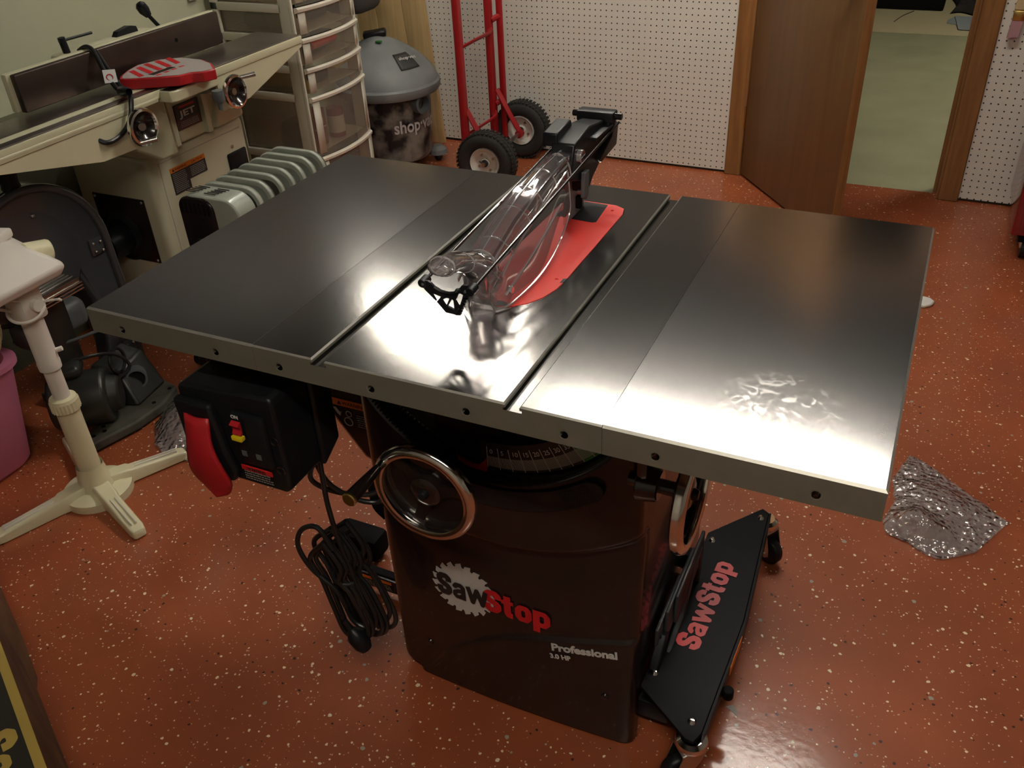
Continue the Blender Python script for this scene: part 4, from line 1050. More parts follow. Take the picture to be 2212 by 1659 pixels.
# ================================================================ PLASTIC DRAWER TOWER
D = thing('drawer_tower', 'tall white plastic drawer tower with clear bowed drawers beside the shop vacuum', 'drawer unit', (-1.9, 2.25, 0))
dx0, dx1, dy0, dy1 = -2.10, -1.715, 2.05, 2.445
levels = [.03, .275, .515, .625, .735, .845, .955]
fm = B()
for x, y in ((dx0, dy0), (dx0, dy1-.012)): fm.box((x, y, 0), (x+.035, y+.012, 1.0), .003)
for y in (dy0, dy1-.012): fm.box((dx1-.060, y, 0), (dx1, y+.012, 1.0), .003)
for y in (dy0-.004, dy1-.002): fm.box((dx1-.012, y, 0), (dx1+.004, y+.006, 1.0), .002)
fm.build('tower_frame', 'drawerframe', D)
for z in levels:
    rl = B()
    for y in (dy0, dy1-.014): rl.box((dx0, y, z-.030), (dx1-.05, y+.014, z), .003)
    rl.box((dx0+.01, dy0+.01, z-.006), (dx1-.02, dy1-.01, z-.002)).build('shelf_rail', 'drawerframe', D)
B().box((dx0, dy0, .985), (dx1, dy1, 1.0), .004).build('tower_top', 'drawerframe', D)
def bow(y): return dx1+.006+.034*(1-((y-(dy0+dy1)/2)/((dy1-dy0)/2))**2)
for z0, z1 in zip(levels, levels[1:]):
    h = z1-z0
    d = B()
    # shell of the drawer
    n = 14; ysn = [dy0+.016+(dy1-dy0-.032)*i/n for i in range(n+1)]
    d.grid(lambda u, v: (bow(dy0+.016+(dy1-dy0-.032)*u)-.004*(1-v), dy0+.016+(dy1-dy0-.032)*u, z0-.008+(h-.020)*v), n, 2)
    d.box((dx0+.02, dy0+.018, z0+.004), (dx1+.002, dy1-.018, z0+.006))
    d.box((dx0+.02, dy0+.018, z0+.004), (dx1+.004, dy0+.020, z1-.034))
    dw = d.build('drawer', 'drawerclear', D, angle=60)
    lp = B(); rg = []
    for i in range(n+1):
        y = dy0+.010+(dy1-dy0-.020)*i/n; b = bow(y)
        rg.append([(b-.006, y, z1-.032), (b+.010, y, z1-.026), (b+.012, y, z1-.016), (b+.006, y, z1-.010), (b-.006, y, z1-.012)])
    lp.loft(rg).build('drawer_lip', 'lip', dw)
    for a, b2 in ((0, .09), (.91, 1)):
        fr_ = B(); fr_.grid(lambda u, v: (bow(dy0+.016+(dy1-dy0-.032)*(a+(b2-a)*u))+.001, dy0+.016+(dy1-dy0-.032)*(a+(b2-a)*u), z0+.004+(h-.036)*v), 3, 1)
        fr_.build('drawer_corner', 'drawerframe', dw, solid=.001)
def dobj(bm, nm, mt, lb, ct): return tag(bm.build(nm, mt), lb, ct)
dobj(B().cyl((-1.76, 2.19, .665), (-1.745, 2.33, .672), .014, n=16).cyl((-1.762, 2.15, .660), (-1.76, 2.19, .665), .005, n=10), 'screwdriver', 'redobj', 'red handled screwdriver inside the second clear drawer', 'screwdriver')
dobj(B().box((-1.86, 2.12, .634), (-1.79, 2.40, .690), .015), 'tool_case', 'darkobj', 'dark case inside the drawer with the red screwdriver', 'case')
dobj(B().cyl((-1.80, 2.095, .543), (-1.735, 2.095, .543), .0195, n=24), 'tape_roll', 'yellowobj', 'yellow roll seen end on in the shallow drawer above the deep one', 'tape roll')
dobj(B().cyl((-2.0, 2.12, .55), (-1.83, 2.12, .55), .03, n=20), 'glue_bottle', 'yellowobj', 'yellow bottle lying in the drawer behind the yellow roll', 'bottle')
dobj(B().box((-1.77, 2.30, .560), (-1.735, 2.42, .568), .002, rot=(.12, 0, 0)), 'wood_strip', 'palewood', 'pale wood strip inside the drawer at its right side', 'wood strip')
dobj(B().box((-1.82, 2.15, .523), (-1.76, 2.28, .565), .01), 'drill_case', 'darkobj', 'dark grey case between yellow roll and wood strip in drawer', 'case')
bx = dobj(B().box((-1.80, 2.10, .281), (-1.745, 2.19, .430), .004), 'small_box', 'boxred', 'dark red box standing in the deep drawer at its left', 'box')
B().box((-1.7448, 2.145, .37), (-1.744, 2.17, .395)).box((-1.7447, 2.105, .355), (-1.744, 2.185, .359)).build('box_mark', 'boxwhite', bx)
bx = dobj(B().cyl((-1.77, 2.29, .281), (-1.77, 2.29, .40), .035, n=24), 'spray_can', 'boxred', 'reddish can with a pale label in the deep drawer at its right', 'can')
B().lathe([(.0353, 0), (.0353, .07)], (-1.77, 2.29, .30), (0, 0, 1), 24).build('can_label', 'boxwhite', bx)
dobj(B().box((-2.05, 2.08, .281), (-1.90, 2.14, .40), .004), 'carton', 'boxwhite', 'beige carton lying in the deep drawer toward the back', 'box')
dobj(B().box((-1.89, 2.08, .281), (-1.81, 2.26, .39), .01), 'small_box', 'darkobj', 'black box in the deep drawer between carton and red box', 'box')
dobj(B().box((-1.83, 2.10, .742), (-1.745, 2.17, .775), .012, rot=(0, 0, .5)), 'rag', 'boxwhite', 'crumpled pale rag in the topmost visible drawer', 'rag')
dobj(B().box((-2.0, 2.10, .742), (-1.80, 2.40, .80), .02), 'cloth_bundle', 'darkobj', 'dark bundle behind the pale rag in the top drawer', 'cloth')
dobj(B().box((-2.05, 2.09, .036), (-1.76, 2.38, .15), .02), 'tool_bag', 'darkobj', 'dark bag in the lowest drawer of the white tower', 'bag')

# ================================================================ SHOP VACUUM
vc = (-1.785, 2.74)
Vv = thing('shop_vacuum', 'dusty grey shop vacuum with stained dark drum beside the drawer tower', 'vacuum cleaner', (vc[0], vc[1], 0))
dr_ = B().lathe([(0, .05), (.165, .05), (.178, .07), (.190, .33), (.195, .352), (0, .352)], (vc[0], vc[1], 0), (0, 0, 1), 56).build('drum', 'vacbody', Vv)
def dome(u, v):
    a = 2*PI*u; R = .234*(1-v**1.55)**.72 if v < 1 else 0
    z = .395+.185*v**.85
    sx = -.055*v; sy = .03*v
    R2 = R*(1-.06*v)
    return (vc[0]+R2*math.cos(a)*1.0+sx, vc[1]+R2*math.sin(a)*.97+sy, z)
ld = B().grid(dome, 48, 16).build('lid', 'vacgrey', Vv, angle=60)
B().lathe([(.196, .345), (.232, .350), (.240, .362), (.240, .388), (.233, .397), (.215, .397)], (vc[0], vc[1], 0), (0, 0, 1), 56).build('lid_rim', 'vacgrey', ld)
B().prism([(-.055, -.02), (.05, -.03), (.055, .02), (-.05, .03)], 0, .028, 'xy').xf(Matrix.Translation((-1.845, 2.775, .568)) @ rotm((.1, -.12, .6))).build('lid_handle', 'black', ld, bevel=.008)
def dpt(u, v, off=.0):
    p0, pu, pv = V(dome(u, v)), V(dome(u+.002, v)), V(dome(u, v-.002))
    n_ = (pu-p0).cross(pv-p0).normalized()*-1
    if n_.z < 0: n_ = -n_
    return p0+n_*off, (pu-p0).normalized(), (pv-p0).normalized(), n_
B().grid(lambda s_, t_: dpt(.90+.085*s_, .62-.30*t_, .0025)[0], 6, 6).build('lid_label', 'darklabel', ld, solid=.001)
pw_, xu_, xv_, xn_ = dpt(.915, .50, .0045)
text('lid_word', 'shop\u00b7vac', .024, 'vactext', pw_, xu_, xn_.cross(xu_), ld, bold=.0006)
B().box((-1.800, 2.700, .562), (-1.775, 2.720, .568), .001).build('power_switch', 'greenprint', ld)
an = -.70; px_, py_ = vc[0]+.185*math.cos(an), vc[1]+.185*math.sin(an)
an = math.radians(-14); dv = V((math.cos(an), math.sin(an), 0))
B().lathe([(.047, .0), (.045, .045), (.034, .047), (.030, .01)], V((vc[0], vc[1], .315))+dv*.172, dv, 36).build('hose_inlet', 'greyplastic', dr_)
# lettering wrapped on the drum
w = text('drum_word', 'shop\u00b7vac', .080, 'vactext', (0, 0, 0), (1, 0, 0), (0, 1, 0), None, 0.0, .0016, xs=.82)
a0 = math.radians(-56)
for v in w.data.vertices:
    a = a0+v.co.x/.186; z = .198+v.co.y; R = .1855+.00005*z/.01
    v.co = V((vc[0]+(.1855+(z-.07)*.046)*math.cos(a), vc[1]+(.1855+(z-.07)*.046)*math.sin(a), z))-wmat(Vv).translation
w.parent = dr_
for k in range(4):
    a = math.radians(-60+90*k); p = V((vc[0]+.20*math.cos(a), vc[1]+.20*math.sin(a), 0))
    cf = B().lathe([(0, .075), (.022, .073), (.042, .055), (.046, .035), (.0, .035)], p, (0, 0, 1), 28).build('caster_cup', 'vacgrey', Vv)
    B().cyl(p+V((-.01, 0, .022)), p+V((.01, 0, .022)), .022, n=20).build('caster_wheel', 'black', cf)
tag(B().box((-2.02, 2.62, .685), (-1.80, 2.82, .95), .05, 4).box((-1.95, 2.80, .86), (-1.92, 3.02, 1.02), .01).build('storage_bag', 'darkcloth'), 'dark grey bag hanging from the wall above the shop vacuum, only its bottom showing', 'bag')
# boards leaning on the wall
for x0, x1, lb in ((-2.115, -1.975, 'pale pine board leaning on wall, leftmost and partly behind the drawers'), (-1.972, -1.825, 'pale pine board leaning on wall behind the vacuum lid, middle one'), (-1.822, -1.700, 'pale knotty pine board leaning on pegboard, nearest the hand truck')):
    b = B().box((x0, -.010, 0), (x1, .010, 1.85), .002)
    m = Matrix.Translation((0, 3.07, 0)) @ rotm((-.018, 0, 0))
    m = Matrix.Translation((x1, 3.072, 0)) @ rotm((-.012, -.078, 0)) @ Matrix.Translation((-x1, 0, 0))
    tag(b.xf(m).build('pine_board', 'pine'), lb, 'board', 'pine boards leaning on the back wall')

# ================================================================ HAND TRUCK
K = thing('hand_truck', 'red steel hand truck with fat black tires and white hubs against the pegboard', 'hand truck', (-1.25, 2.75, 0))
for nm, y, x in (('side_rail', 2.62, -1.335), ('side_rail', 2.925, -1.345), ('back_rail', 2.965, -1.31)):
    wd = .020 if nm == 'side_rail' else .011
    B().box((x-.014, y-wd, .10), (x+.014, y+wd, 1.30), .008, 3).build(nm, 'redpaint', K)
for z in (.235, .60, .98):
    B().tube([(-1.335, 2.62, z-.02), (-1.30, 2.70, z), (-1.30, 2.84, z), (-1.345, 2.925, z-.005)], .014, n=8, flat=.45).build('cross_bar', 'redpaint', K)
    B().tube([(-1.335, 2.93, z+.03), (-1.31, 2.965, z+.045)], .013, n=8).build('short_bar', 'redpaint', K)
B().box((-1.42, 2.60, .012), (-1.335, 2.93, .024), .003).build('toe_plate', 'redpaint', K)
for y in (2.63, 2.94):
    B().tube([(-1.33, y, .33), (-1.27, y, .22), (-1.225, y+.005, .14)], .012, n=8, flat=.5).build('axle_brace', 'redpaint', K)
B().cyl((-1.206, 2.52, .130), (-1.232, 3.03, .132), .009, n=16).build('axle', 'steel', K)
B().cyl((-1.224, 2.925, .132), (-1.2245, 2.955, .132), .018, n=16).build('axle_bracket', 'redpaint', K)
def wheel(c, out):
    c = V(c); ax = V((-.05, 1, 0)).normalized()*out
    pr = []
    for i in range(20):
        a = 2*PI*i/20; ca, sa = math.cos(a), math.sin(a)
        pr.append((.098+.033*math.copysign(abs(ca)**.8, ca), .041*math.copysign(abs(sa)**.75, sa)))
    t = B().lathe(pr, c, ax, 60, True)
    q = ax.to_track_quat('Z', 'Y').to_matrix()
    t.build('tire', 'tire', K, angle=60)
    tr = B()
    for i in range(44):
        for j, zz in enumerate((-.024, 0, .024)):
            a = 2*PI*(i+.5*(j % 2))/44
            m = Matrix.Translation(c+q@V((.1305*math.cos(a), .1305*math.sin(a), zz))) @ q.to_4x4() @ rotm((0, 0, a))
            o = B().box((-.003, -.0055, -.009), (.002, .0055, .009)); me = o.xf(m)
            me2 = bpy.data.meshes.new('x'); me.bm.to_mesh(me2); me.bm.free(); tr.bm.from_mesh(me2); bpy.data.meshes.remove(me2)
    tr.build('tire_tread', 'tire', K)
    r_ = B().lathe([(.068, .026), (.066, .034), (.061, .030), (.052, .014), (.040, .008), (.022, .010), (.018, .022), (.011, .024), (.011, -.024), (.018, -.022), (.022, -.010), (.040, -.008), (.052, -.014), (.061, -.030), (.066, -.034), (.068, -.026)], c, ax, 48, True).build('rim', 'rim', K, angle=50)
    for s in (1, -1):
        B().cyl(c+ax*.02*s, c+ax*.029*s, .016, n=20).build('hub_cap', 'motor', r_, bevel=.001)
        for k in range(4):
            a = PI/2*k+.5; p = c+q@V((.037*math.cos(a), .037*math.sin(a), .009*s))
            B().cyl(p, p+ax*.006*s, .0058, n=6).build('hub_bolt', 'bolt', r_)
    B().cyl(c+ax*.03, c+ax*.034+q@V((-.022, .010, 0)), .003, n=8).build('cotter_pin', 'motor', r_)
wheel((-1.206, 2.560, .132), -1)
wheel((-1.238, 3.005, .135), 1)
# ================================================================ STAND FAN
F = thing('stand_fan', 'aged white stand fan with cross foot and zip tied head at the left edge', 'fan', (-1.255, .355, 0))
fc = (-1.255, .355)
arms = [(-1.337-.012, .134-.02), (-1.034+.01, .266-.0), (-1.156+.01, .547+.015), (-1.5-.01, .477+.01)]
for ax_, ay in arms:
    d = V((ax_-fc[0], ay-fc[1], 0)); L_ = d.length; a = math.atan2(d.y, d.x)
    b = B()
    rings = []
    for t, w, h in ((.03, .024, .052), (.35, .0215, .044), (.38, .0195, .040), (.92, .0185, .028), (.98, .016, .024), (1.0, .010, .018)):
        rings.append([(t*L_, -w, .002), (t*L_, w, .002), (t*L_, w, h*.85), (t*L_, w*.8, h), (t*L_, -w*.8, h), (t*L_, -w, h*.85)])
    b.loft(rings); b.xf(Matrix.Translation((fc[0], fc[1], 0)) @ rotm((0, 0, a)))
    lg = b.build('foot_arm', 'fancream', F, bevel=.003)
    g_ = B()
    for y in (-.006, .006): g_.box((L_*.42, y-.0015, .028), (L_*.9, y+.0015, .0385), .001, rot=(0, .055, 0))
    g_.xf(Matrix.Translation((fc[0], fc[1], 0)) @ rotm((0, 0, a))).build('arm_groove', 'fanwhite', lg)
B().lathe([(0, 0), (.085, 0), (.085, .022), (.06, .030), (.0, .034)], (fc[0], fc[1], 0), (0, 0, 1), 40).build('foot_hub', 'fancream', F)
B().lathe([(.046, .03), (.040, .05), (.034, .085), (.033, .095)], (fc[0], fc[1], 0), (0, 0, 1), 36).build('post_socket', 'fancream', F)
B().cyl((fc[0], fc[1], .05), (fc[0], fc[1], .285), .0275, n=32).build('lower_post', 'fancream', F)
cl = B(); pr = []
for i in range(48):
    r_ = .0345 if i % 2 else .0325; a = 2*PI*i/48; pr.append((fc[0]+r_*math.cos(a), fc[1]+r_*math.sin(a)))
cl.prism(pr, .270, .295, 'xy'); cl.lathe([(.0335, .295), (.031, .303), (.021, .306), (.0, .306)], (fc[0], fc[1], 0), (0, 0, 1), 36)
cl.build('height_collar', 'fancream', F)
B().cyl((fc[0], fc[1], .30), (fc[0], fc[1], .40), .0195, n=30).build('upper_post', 'fanwhite', F)
B().lathe([(.0205, .385), (.0255, .387), (.0262, .405), (.0250, .408), (.0245, .52), (.0265, .545), (.0, .55)], (fc[0], fc[1], 0), (0, 0, 1), 32).build('neck_sleeve', 'fanwhite', F)
B().cyl((fc[0]+.018, fc[1]+.016, .43), (fc[0]+.030, fc[1]+.026, .433), .006, n=14).build('lock_screw', 'fanwhite', F, bevel=.001)
hd = B().loft([[(-1.40, .16, .612), (-1.205, .20, .603), (-1.195, .425, .606), (-1.39, .455, .618)],
               [(-1.41, .16, .640), (-1.19, .20, .628), (-1.182, .438, .632), (-1.40, .470, .645)],
               [(-1.385, .20, .692), (-1.235, .22, .680), (-1.232, .395, .680), (-1.375, .43, .692)],
               [(-1.36, .24, .700), (-1.28, .25, .695), (-1.275, .37, .695), (-1.35, .39, .700)]]).build('motor_housing', 'fanwhite', F, bevel=.008, seg=3)
B().box((-1.335, .355, .69), (-1.29, .415, .712), .006, rot=(0, 0, .3)).build('speed_button', 'fanwhite', hd)
B().cyl((-1.262, .395, .660), (-1.248, .455, .648), .026, n=30).build('tilt_knob', 'fancream', hd, bevel=.006)
B().box((-1.29, .325, .52), (-1.225, .385, .61), .01).build('neck_bracket', 'fanwhite', F)
B().cyl((-1.30, .355, .562), (-1.21, .355, .562), .014, n=20).build('neck_bolt', 'fanwhite', F)
B().torus((-1.245, .345, .553), .040, .0035, (.25, -.35, .9), 40, 8).build('zip_tie', 'fanwhite', F)
B().tube([(-1.222, .375, .560), (-1.24, .30, .60), (-1.27, .22, .655)], .0035, n=8).build('zip_tie_tail', 'fanwhite', F)
B().tube([(-1.27, .33, .548), (-1.29, .27, .59), (-1.31, .2, .64)], .0035, n=8).build('zip_tie_tail', 'fanwhite', F)
B().tube([(-1.222, .375, .56), (-1.19, .388, .565), (-1.18, .392, .563)], .003, n=8).build('zip_tie_tail', 'fanwhite', F)
# wire cage of the head, turned away to the left
cc = V((-1.41, .215, .555)); ca = V((.35, -.85, -.25)).normalized()
cg = B(); cg.torus(cc, .152, .006, ca, 60, 8)
q = ca.to_track_quat('Z', 'Y').to_matrix()
for i in range(72):
    a = 2*PI*i/72
    pts = [cc+q@V((r_*math.cos(a), r_*math.sin(a), z)) for r_, z in ((.152, .0), (.150, .02), (.135, .038), (.09, .052), (.04, .056))]
    cg.tube(pts, .0022, n=5, smooth=3)
    pts = [cc+q@V((r_*math.cos(a), r_*math.sin(a), z)) for r_, z in ((.152, .0), (.148, -.025), (.12, -.04), (.05, -.05))]
    cg.tube(pts, .0022, n=5, smooth=3)
cg.build('fan_cage', 'fancream', F)
bl_ = B()
for k in range(4):
    def bf(u, v, k=k):
        a = 2*PI*k/4+v*1.1; rr_ = .03+.105*u
        return cc+q@V((rr_*math.cos(a), rr_*math.sin(a), .012*math.sin(v*3)-.012+.02*v))
    bl_.grid(bf, 6, 6)
bl_.build('fan_blades', 'fanwhite', F, solid=.002)
B().cyl(cc-ca*.03, cc+ca*.03, .03, n=24).build('blade_hub', 'fanwhite', F)

# ================================================================ PINK BIN
pb = thing('pink_bin', 'pink plastic bin standing at the left edge behind the fan', 'bin', (-1.70, .22, 0))
def rr3(x0, x1, y0, y1, r, z): return [(x, y, z) for x, y in rrect(x0, x1, y0, y1, r, 6)]
B().loft([rr3(-1.84, -1.545, .04, .395, .05, .0), rr3(-1.85, -1.527, .03, .405, .055, .02), rr3(-1.88, -1.470, .0, .43, .07, .315), rr3(-1.89, -1.460, -.01, .44, .07, .317), rr3(-1.89, -1.460, -.01, .44, .07, .33),
          rr3(-1.87, -1.480, .01, .42, .07, .33), rr3(-1.84, -1.56, .05, .37, .05, .03)]).build('bin_body', 'pink', pb)
B().tube([(-1.89, .2, .31), (-1.91, .2, .27), (-1.80, .2-.24, .24)], .004, n=8).build('bin_handle', 'fanwhite', pb)

# ================================================================ BAND SAW on the floor
G = thing('band_saw', 'dark grey bench band saw with ribbed table on the floor beneath the jointer', 'band saw', (-1.5, .62, 0))
def arc_poly(cy, cz, r, a0, a1, n=20): return [(cy+r*math.cos(math.radians(a0+(a1-a0)*i/n)), cz+r*math.sin(math.radians(a0+(a1-a0)*i/n))) for i in range(n+1)]
outer = [(.79, .05), (.865, .05), (.872, .20)]+arc_poly(.645, .455, .225, 0, 180, 30)+[(.42, .40), (.43, .37)]
inner = arc_poly(.60, .445, .155, 165, -8, 24)+[(.758, .42), (.762, .20), (.765, .05)]
hs = B().prism(outer+[(.50, .345), (.62, .33), (.70, .345), (.745, .38), (.765, .30), (.77, .12)], -1.66, -1.575, 'yz').build('upper_housing', 'hammered', G, bevel=.018, seg=4)
rim_pts = [(-1.573, y, z) for y, z in [(.862, .12), (.866, .25)]+arc_poly(.645, .455, .216, 0, 170, 16)]
B().tube(rim_pts, .012, n=12, smooth=3).build('housing_rim', 'hammered', hs)
B().lathe([(.0, .004), (.06, .004), (.110, .003), (.145, .0005), (.15, .0)], (-1.575, .615, .47), (1, 0, 0), 48).build('wheel_cover', 'hammered', hs, bevel=.002)
B().lathe([(0, .075), (.030, .075), (.032, .055), (.026, .05), (.022, .02), (.026, .0), (0, 0)], (-1.60, .655, .672), (0, 0, 1), 24).build('tension_knob', 'black', G)
B().sph((-1.572, .665, .60), .006, (1, 1, 1), 12).build('bolt', 'bolt', hs)
for z0 in (.43, .095):
    hg = B().box((-1.577, .800, z0-.010), (-1.568, .845, z0+.040), .003).build('hinge_plate', 'hammered', G)
    for y, z in ((.810, z0+.027), (.835, z0+.025), (.812, z0+.002), (.836, z0-.002)): B().sph((-1.566, y, z), .0045, (1, 1, 1), 10).build('bolt', 'bolt', hg)
B().prism([(.74, .03), (.87, .03), (.872, .14), (.85, .22), (.765, .22), (.745, .12)], -1.63, -1.57, 'yz').build('lower_column', 'hammered', G, bevel=.01, seg=3)
tb = B().box((-1.62, .47, .425), (-1.475, .665, .440), .003).build('work_table', 'jiron', G)
rb_ = B()
for i in range(9): rb_.box((-1.615+.015*i, .475, .440), (-1.612+.015*i, .66, .4425))
for i in range(3): rb_.box((-1.476, .475, .405+.009*i), (-1.472, .668, .408+.009*i))
rb_.build('table_ribs', 'steel', tb)
B().box((-1.57, .53, .20), (-1.50, .62, .425), .01).build('table_support', 'motor', G)
B().box((-1.62, .50, .27), (-1.52, .70, .36), .03, 4).build('belt_housing', 'greyplastic', G)
mt = B().cyl((-1.535, .50, .115), (-1.42, .60, .115), .078, n=40).build('motor_body', 'motor', G, bevel=.012, seg=3)
B().cyl((-1.44, .585, .115), (-1.40, .62, .115), .062, .045, n=36).build('motor_end_bell', 'motor', mt, bevel=.008)
B().box((-1.55, .51, .185), (-1.46, .59, .225), .02, 4, rot=(0, 0, .73)).build('capacitor_cover', 'motor', mt)
B().sph((-1.475, .485, .100), .006, (1, 1, 1), 10).build('bolt', 'bolt', mt)
bp_ = B().prism([(-1.43, .475), (-1.39, .47), (-1.352, .60), (-1.348, .70), (-1.375, .785), (-1.44, .80), (-1.50, .79), (-1.545, .72), (-1.60, .70), (-1.74, .66), (-1.74, .60), (-1.60, .60), (-1.49, .62), (-1.455, .55)], .006, .036, 'xy').build('base_plate', 'dustybase', G, bevel=.006)
for x, y in ((-1.415, .50), (-1.405, .53), (-1.425, .545), (-1.375, .69), (-1.385, .765)):
    B().cyl((x, y, .0355), (x, y, .0370), .006, n=14).build('base_hole', 'blackmatte', bp_)
B().loft([[(-1.53, .62, .036), (-1.40, .66, .036), (-1.42, .79, .036), (-1.53, .77, .036)], [(-1.56, .66, .14), (-1.47, .68, .13), (-1.48, .79, .14), (-1.56, .79, .15)]]).build('column_foot', 'motor', G, bevel=.008)
B().lathe([(.032, .0), (.031, .05), (.025, .05), (.025, .0)], (-1.475, .735, .085), (.72, -.55, .15), 28, True).build('dust_port', 'greyplastic', G)
B().tube([(-1.53, .52, .21), (-1.48, .60, .22), (-1.46, .68, .19), (-1.44, .70, .14), (-1.45, .64, .12)], .005, n=8).build('machine_cord', 'cord', G)
B().torus((-1.47, .69, .16), .035, .0045, (1, .3, .1), 28, 8).build('cord_loop', 'cord', G)
B().tube([(-1.60, .50, .30), (-1.52, .56, .275), (-1.44, .68, .285)], .0045, n=8).build('cable', 'greyplastic', G)

# ================================================================ BUBBLE WRAP
def crumple(pts, n, hfun, seed, name, label):
    rnd = random.Random(seed)
    cx_ = sum(p[0] for p in pts)/len(pts); cy_ = sum(p[1] for p in pts)/len(pts)
    m = len(pts); per = []
    for i in range(m):
        a, b2 = pts[i], pts[(i+1) % m]
        for k in range(8): per.append((a[0]+(b2[0]-a[0])*k/8, a[1]+(b2[1]-a[1])*k/8))
    K_ = len(per); b = B(); rg_ = []
    from mathutils import noise
    for layer in (0, 1):
        rr_ = []
        for j in range(n+1):
            t = j/n; ring = []
            for (x, y) in per:
                X_, Y_ = cx_+(x-cx_)*t, cy_+(y-cy_)*t
                h = hfun(X_, Y_)*(1-t**4) + (.005*(noise.noise(V((X_*40, Y_*40, seed+layer*5)))+.6)+.010*abs(noise.noise(V((X_*12, Y_*12, seed+9)))))*(1 if layer else .12)
                jx = .004*noise.noise(V((X_*60, Y_*60, seed+3)))*(t > .8)
                ring.append(b.bm.verts.new((X_+jx, Y_+jx, max(.0008, h if layer else h*.1)+.001)))
            rr_.append(ring)
        for j in range(n):
            for i in range(K_):
                b.bm.faces.new((rr_[j][i], rr_[j][(i+1) % K_], rr_[j+1][(i+1) % K_], rr_[j+1][i]))
        rg_.append(rr_)
    o = b.build(name, 'bubble', angle=180)
    tag(o, label, 'bubble wrap', 'pieces of bubble wrap on the floor')
    return o
def hb(x, y):
    return .055*math.exp(-(((x-.665)/.055)**2+((y-.975)/.04)**2))+.022*math.exp(-(((x-.70)/.10)**2+((y-1.08)/.10)**2))
crumple([(.637, 1.267), (.655, 1.262), (.868, 1.085), (.86, 1.075), (.80, .955), (.735, .905), (.70, .905), (.66, .935), (.612, .945), (.600, .985), (.618, 1.06), (.606, 1.15)], 26, hb, 2, 'bubble_wrap', 'folded triangular sheet of bubble wrap on the red floor right of the saw')
crumple([(-1.37, .82), (-1.25, .85), (-1.10, .76), (-1.07, .64), (-1.11, .545), (-1.19, .535), (-1.265, .565), (-1.33, .64), (-1.378, .74)], 18, lambda x, y: .05*math.exp(-(((x+1.25)/.1)**2+((y-.69)/.1)**2)), 5, 'bubble_wrap', 'crumpled bubble wrap on the floor behind the red stop paddle')
tag(B().prism([(.585, 2.10), (.61, 2.085), (.632, 2.105), (.64, 2.13), (.625, 2.15), (.60, 2.155), (.585, 2.14)], 0, .012, 'xy').build('foam_scrap', 'whitescrap', bevel=.004), 'small white scrap on the floor beyond the right edge of the table', 'scrap')
tag(B().prism([(.385, .343), (.398, .352), (.409, .340), (.412, .328), (.402, .335)], 0, .0008, 'xy').build('metal_sliver', 'stripe'), 'small pointed grey sliver on the floor right of the mobile base', 'debris')

# ================================================================ RED TOOL CABINET
R_ = thing('tool_cabinet', 'glossy red tool cabinet on casters at the right edge of the photo', 'tool cabinet', (1.1, 2.8, 0))
rc = B().box((.838, 2.54, .10), (1.50, 3.0, .95), .006).build('cabinet_body', 'redcab', R_)
for i in range(4): 
    d_ = B().box((.86, 2.534, .13+.2*i), (1.48, 2.542, .31+.2*i), .002).build('drawer_front', 'redcab', R_)
    B().box((.90, 2.528, .285+.2*i), (1.44, 2.536, .30+.2*i), .002).build('drawer_pull', 'steel', d_)
B().box((.87, 2.57, .065), (1.47, 2.97, .10)).build('undercarriage', 'blackmatte', R_)
for x in (.90, 1.44):
    for y in (2.60, 2.94):
        ck = B().box((x-.02, y-.02, .04), (x+.02, y+.02, .072)).build('caster_fork', 'steel', R_)
        B().cyl((x-.014, y, .034), (x+.014, y, .034), .034, n=24).build('caster_wheel', 'black', ck)
# paint brush hanging on the pegboard
Pb = thing('paint_brush', 'paint brush with pink bristles and brass ferrule hanging on the right pegboard', 'paint brush', (.715, 3.045, .62))
B().loft([[(.696, 3.030, .640), (.732, 3.030, .645), (.732, 3.046, .645), (.696, 3.046, .640)], [(.700, 3.028, .70), (.736, 3.028, .70), (.736, 3.050, .70), (.700, 3.050, .70)]]).build('bristles', 'bristle', Pb)
B().box((.699, 3.027, .70), (.738, 3.052, .735), .003).build('ferrule', 'brass', Pb)
B().prism([(.700, .735), (.737, .735), (.738, .755), (.725, .80), (.727, .88), (.718, .895), (.709, .88), (.711, .80), (.699, .755)], 3.031, 3.047, 'xz').build('brush_handle', 'palewood', Pb, bevel=.004)
B().cyl((.7185, 3.056, .882), (.7185, 3.028, .882), .002, n=8).build('hanging_peg', 'steel', Pb)

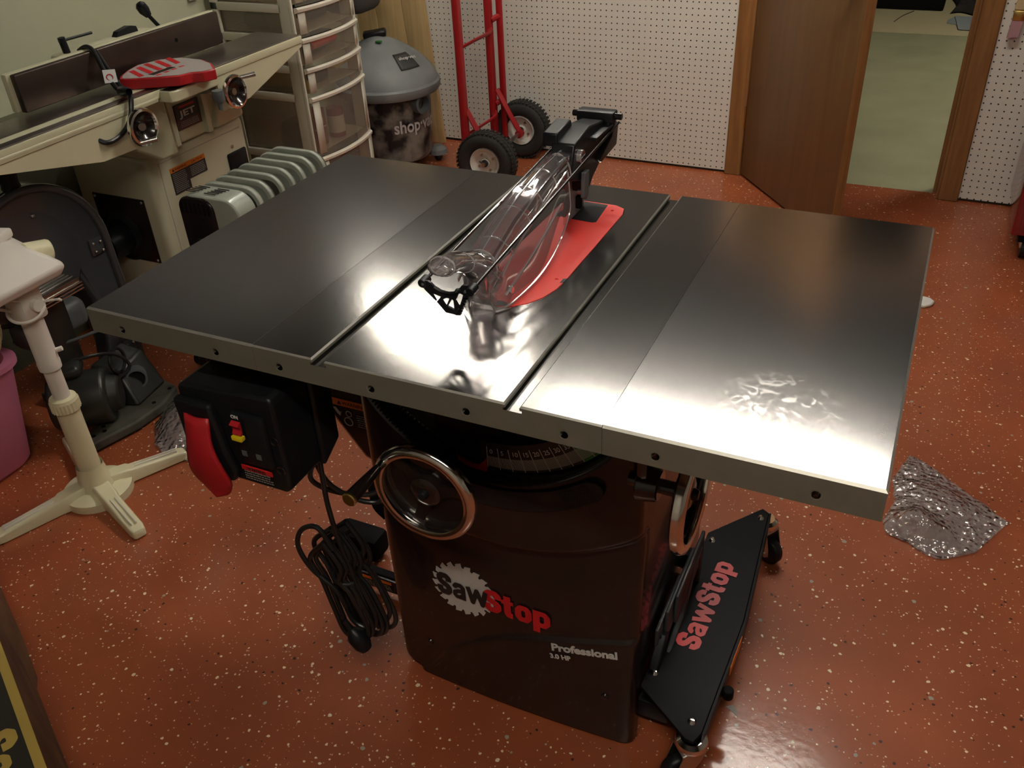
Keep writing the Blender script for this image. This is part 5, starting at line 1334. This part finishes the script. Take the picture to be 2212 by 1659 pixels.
# ================================================================ BLACK AND YELLOW CARTON in the near left corner
bxm = Matrix.Translation((-1.191, -.007, 0)) @ rotm((0, 0, math.atan2(-.46, .888)))
Cx = thing('carton', 'black and yellow printed carton with torn brown side in the near left corner', 'box', (-1.0, -.4, 0))
B().box((-.03, -.62, .0), (1.0, -.004, .296)).xf(bxm).build('carton_body', 'cardbrown', Cx)
B().box((-.03, -.62, .296), (1.0, -.001, .2995)).xf(bxm).build('carton_lid', 'cardyellow', Cx)
B().box((-.03, -.62, .2995), (1.0, -.0155, .3003)).xf(bxm).build('lid_print', 'cardblack', Cx)
fl = B()
fl.loft([[(-.03, -.004, .28), (-.03, .012, .10), (-.03, .004, .0), (-.03, -.004, .0)], [(.30, -.004, .28), (.30, .020, .12), (.30, .010, .0), (.30, -.004, .0)], [(.33, -.004, .26), (.33, .004, .13), (.33, .002, .0), (.33, -.004, .0)], [(1.0, -.004, .26), (1.0, .012, .10), (1.0, .004, .0), (1.0, -.004, .0)]])
fl.xf(bxm).build('torn_flap', 'cardbrown', Cx)
d0 = (bxm.to_3x3() @ V((1, 0, 0))); d1 = (bxm.to_3x3() @ V((0, 1, 0)))
word('carton_word', 'SawStop', .068, 'cardyellow', bxm @ V((.690, -.090, .3004)), d0, d1, Cx, .30)

# small strip on the green wall behind the jointer
struct(B().box((WL, 1.97, .86), (WL+.012, 2.02, 1.3)).build('trim_7', 'stripe'))

# ================================================================ CAMERA, WORLD, LIGHT
cam = bpy.data.cameras.new('camera'); co = bpy.data.objects.new('camera', cam); COL.objects.link(co)
co.location = (.5280023, -.7750650, .6105340+.868)
co.rotation_euler = (.9806714, .0456013, .4343336)
cam.sensor_width = 36; cam.sensor_fit = 'HORIZONTAL'; cam.lens = 1928.018*36/2212; cam.clip_start = .02
S.camera = co
w = bpy.data.worlds.new('world'); S.world = w; w.use_nodes = True
w.node_tree.nodes['Background'].inputs[0].default_value = (.9, .85, .75, 1); w.node_tree.nodes['Background'].inputs[1].default_value = .0
S.view_settings.view_transform = 'Standard'; S.view_settings.look = 'None'; S.view_settings.gamma = 1; S.view_settings.exposure = .3
S.view_settings.use_curve_mapping = False
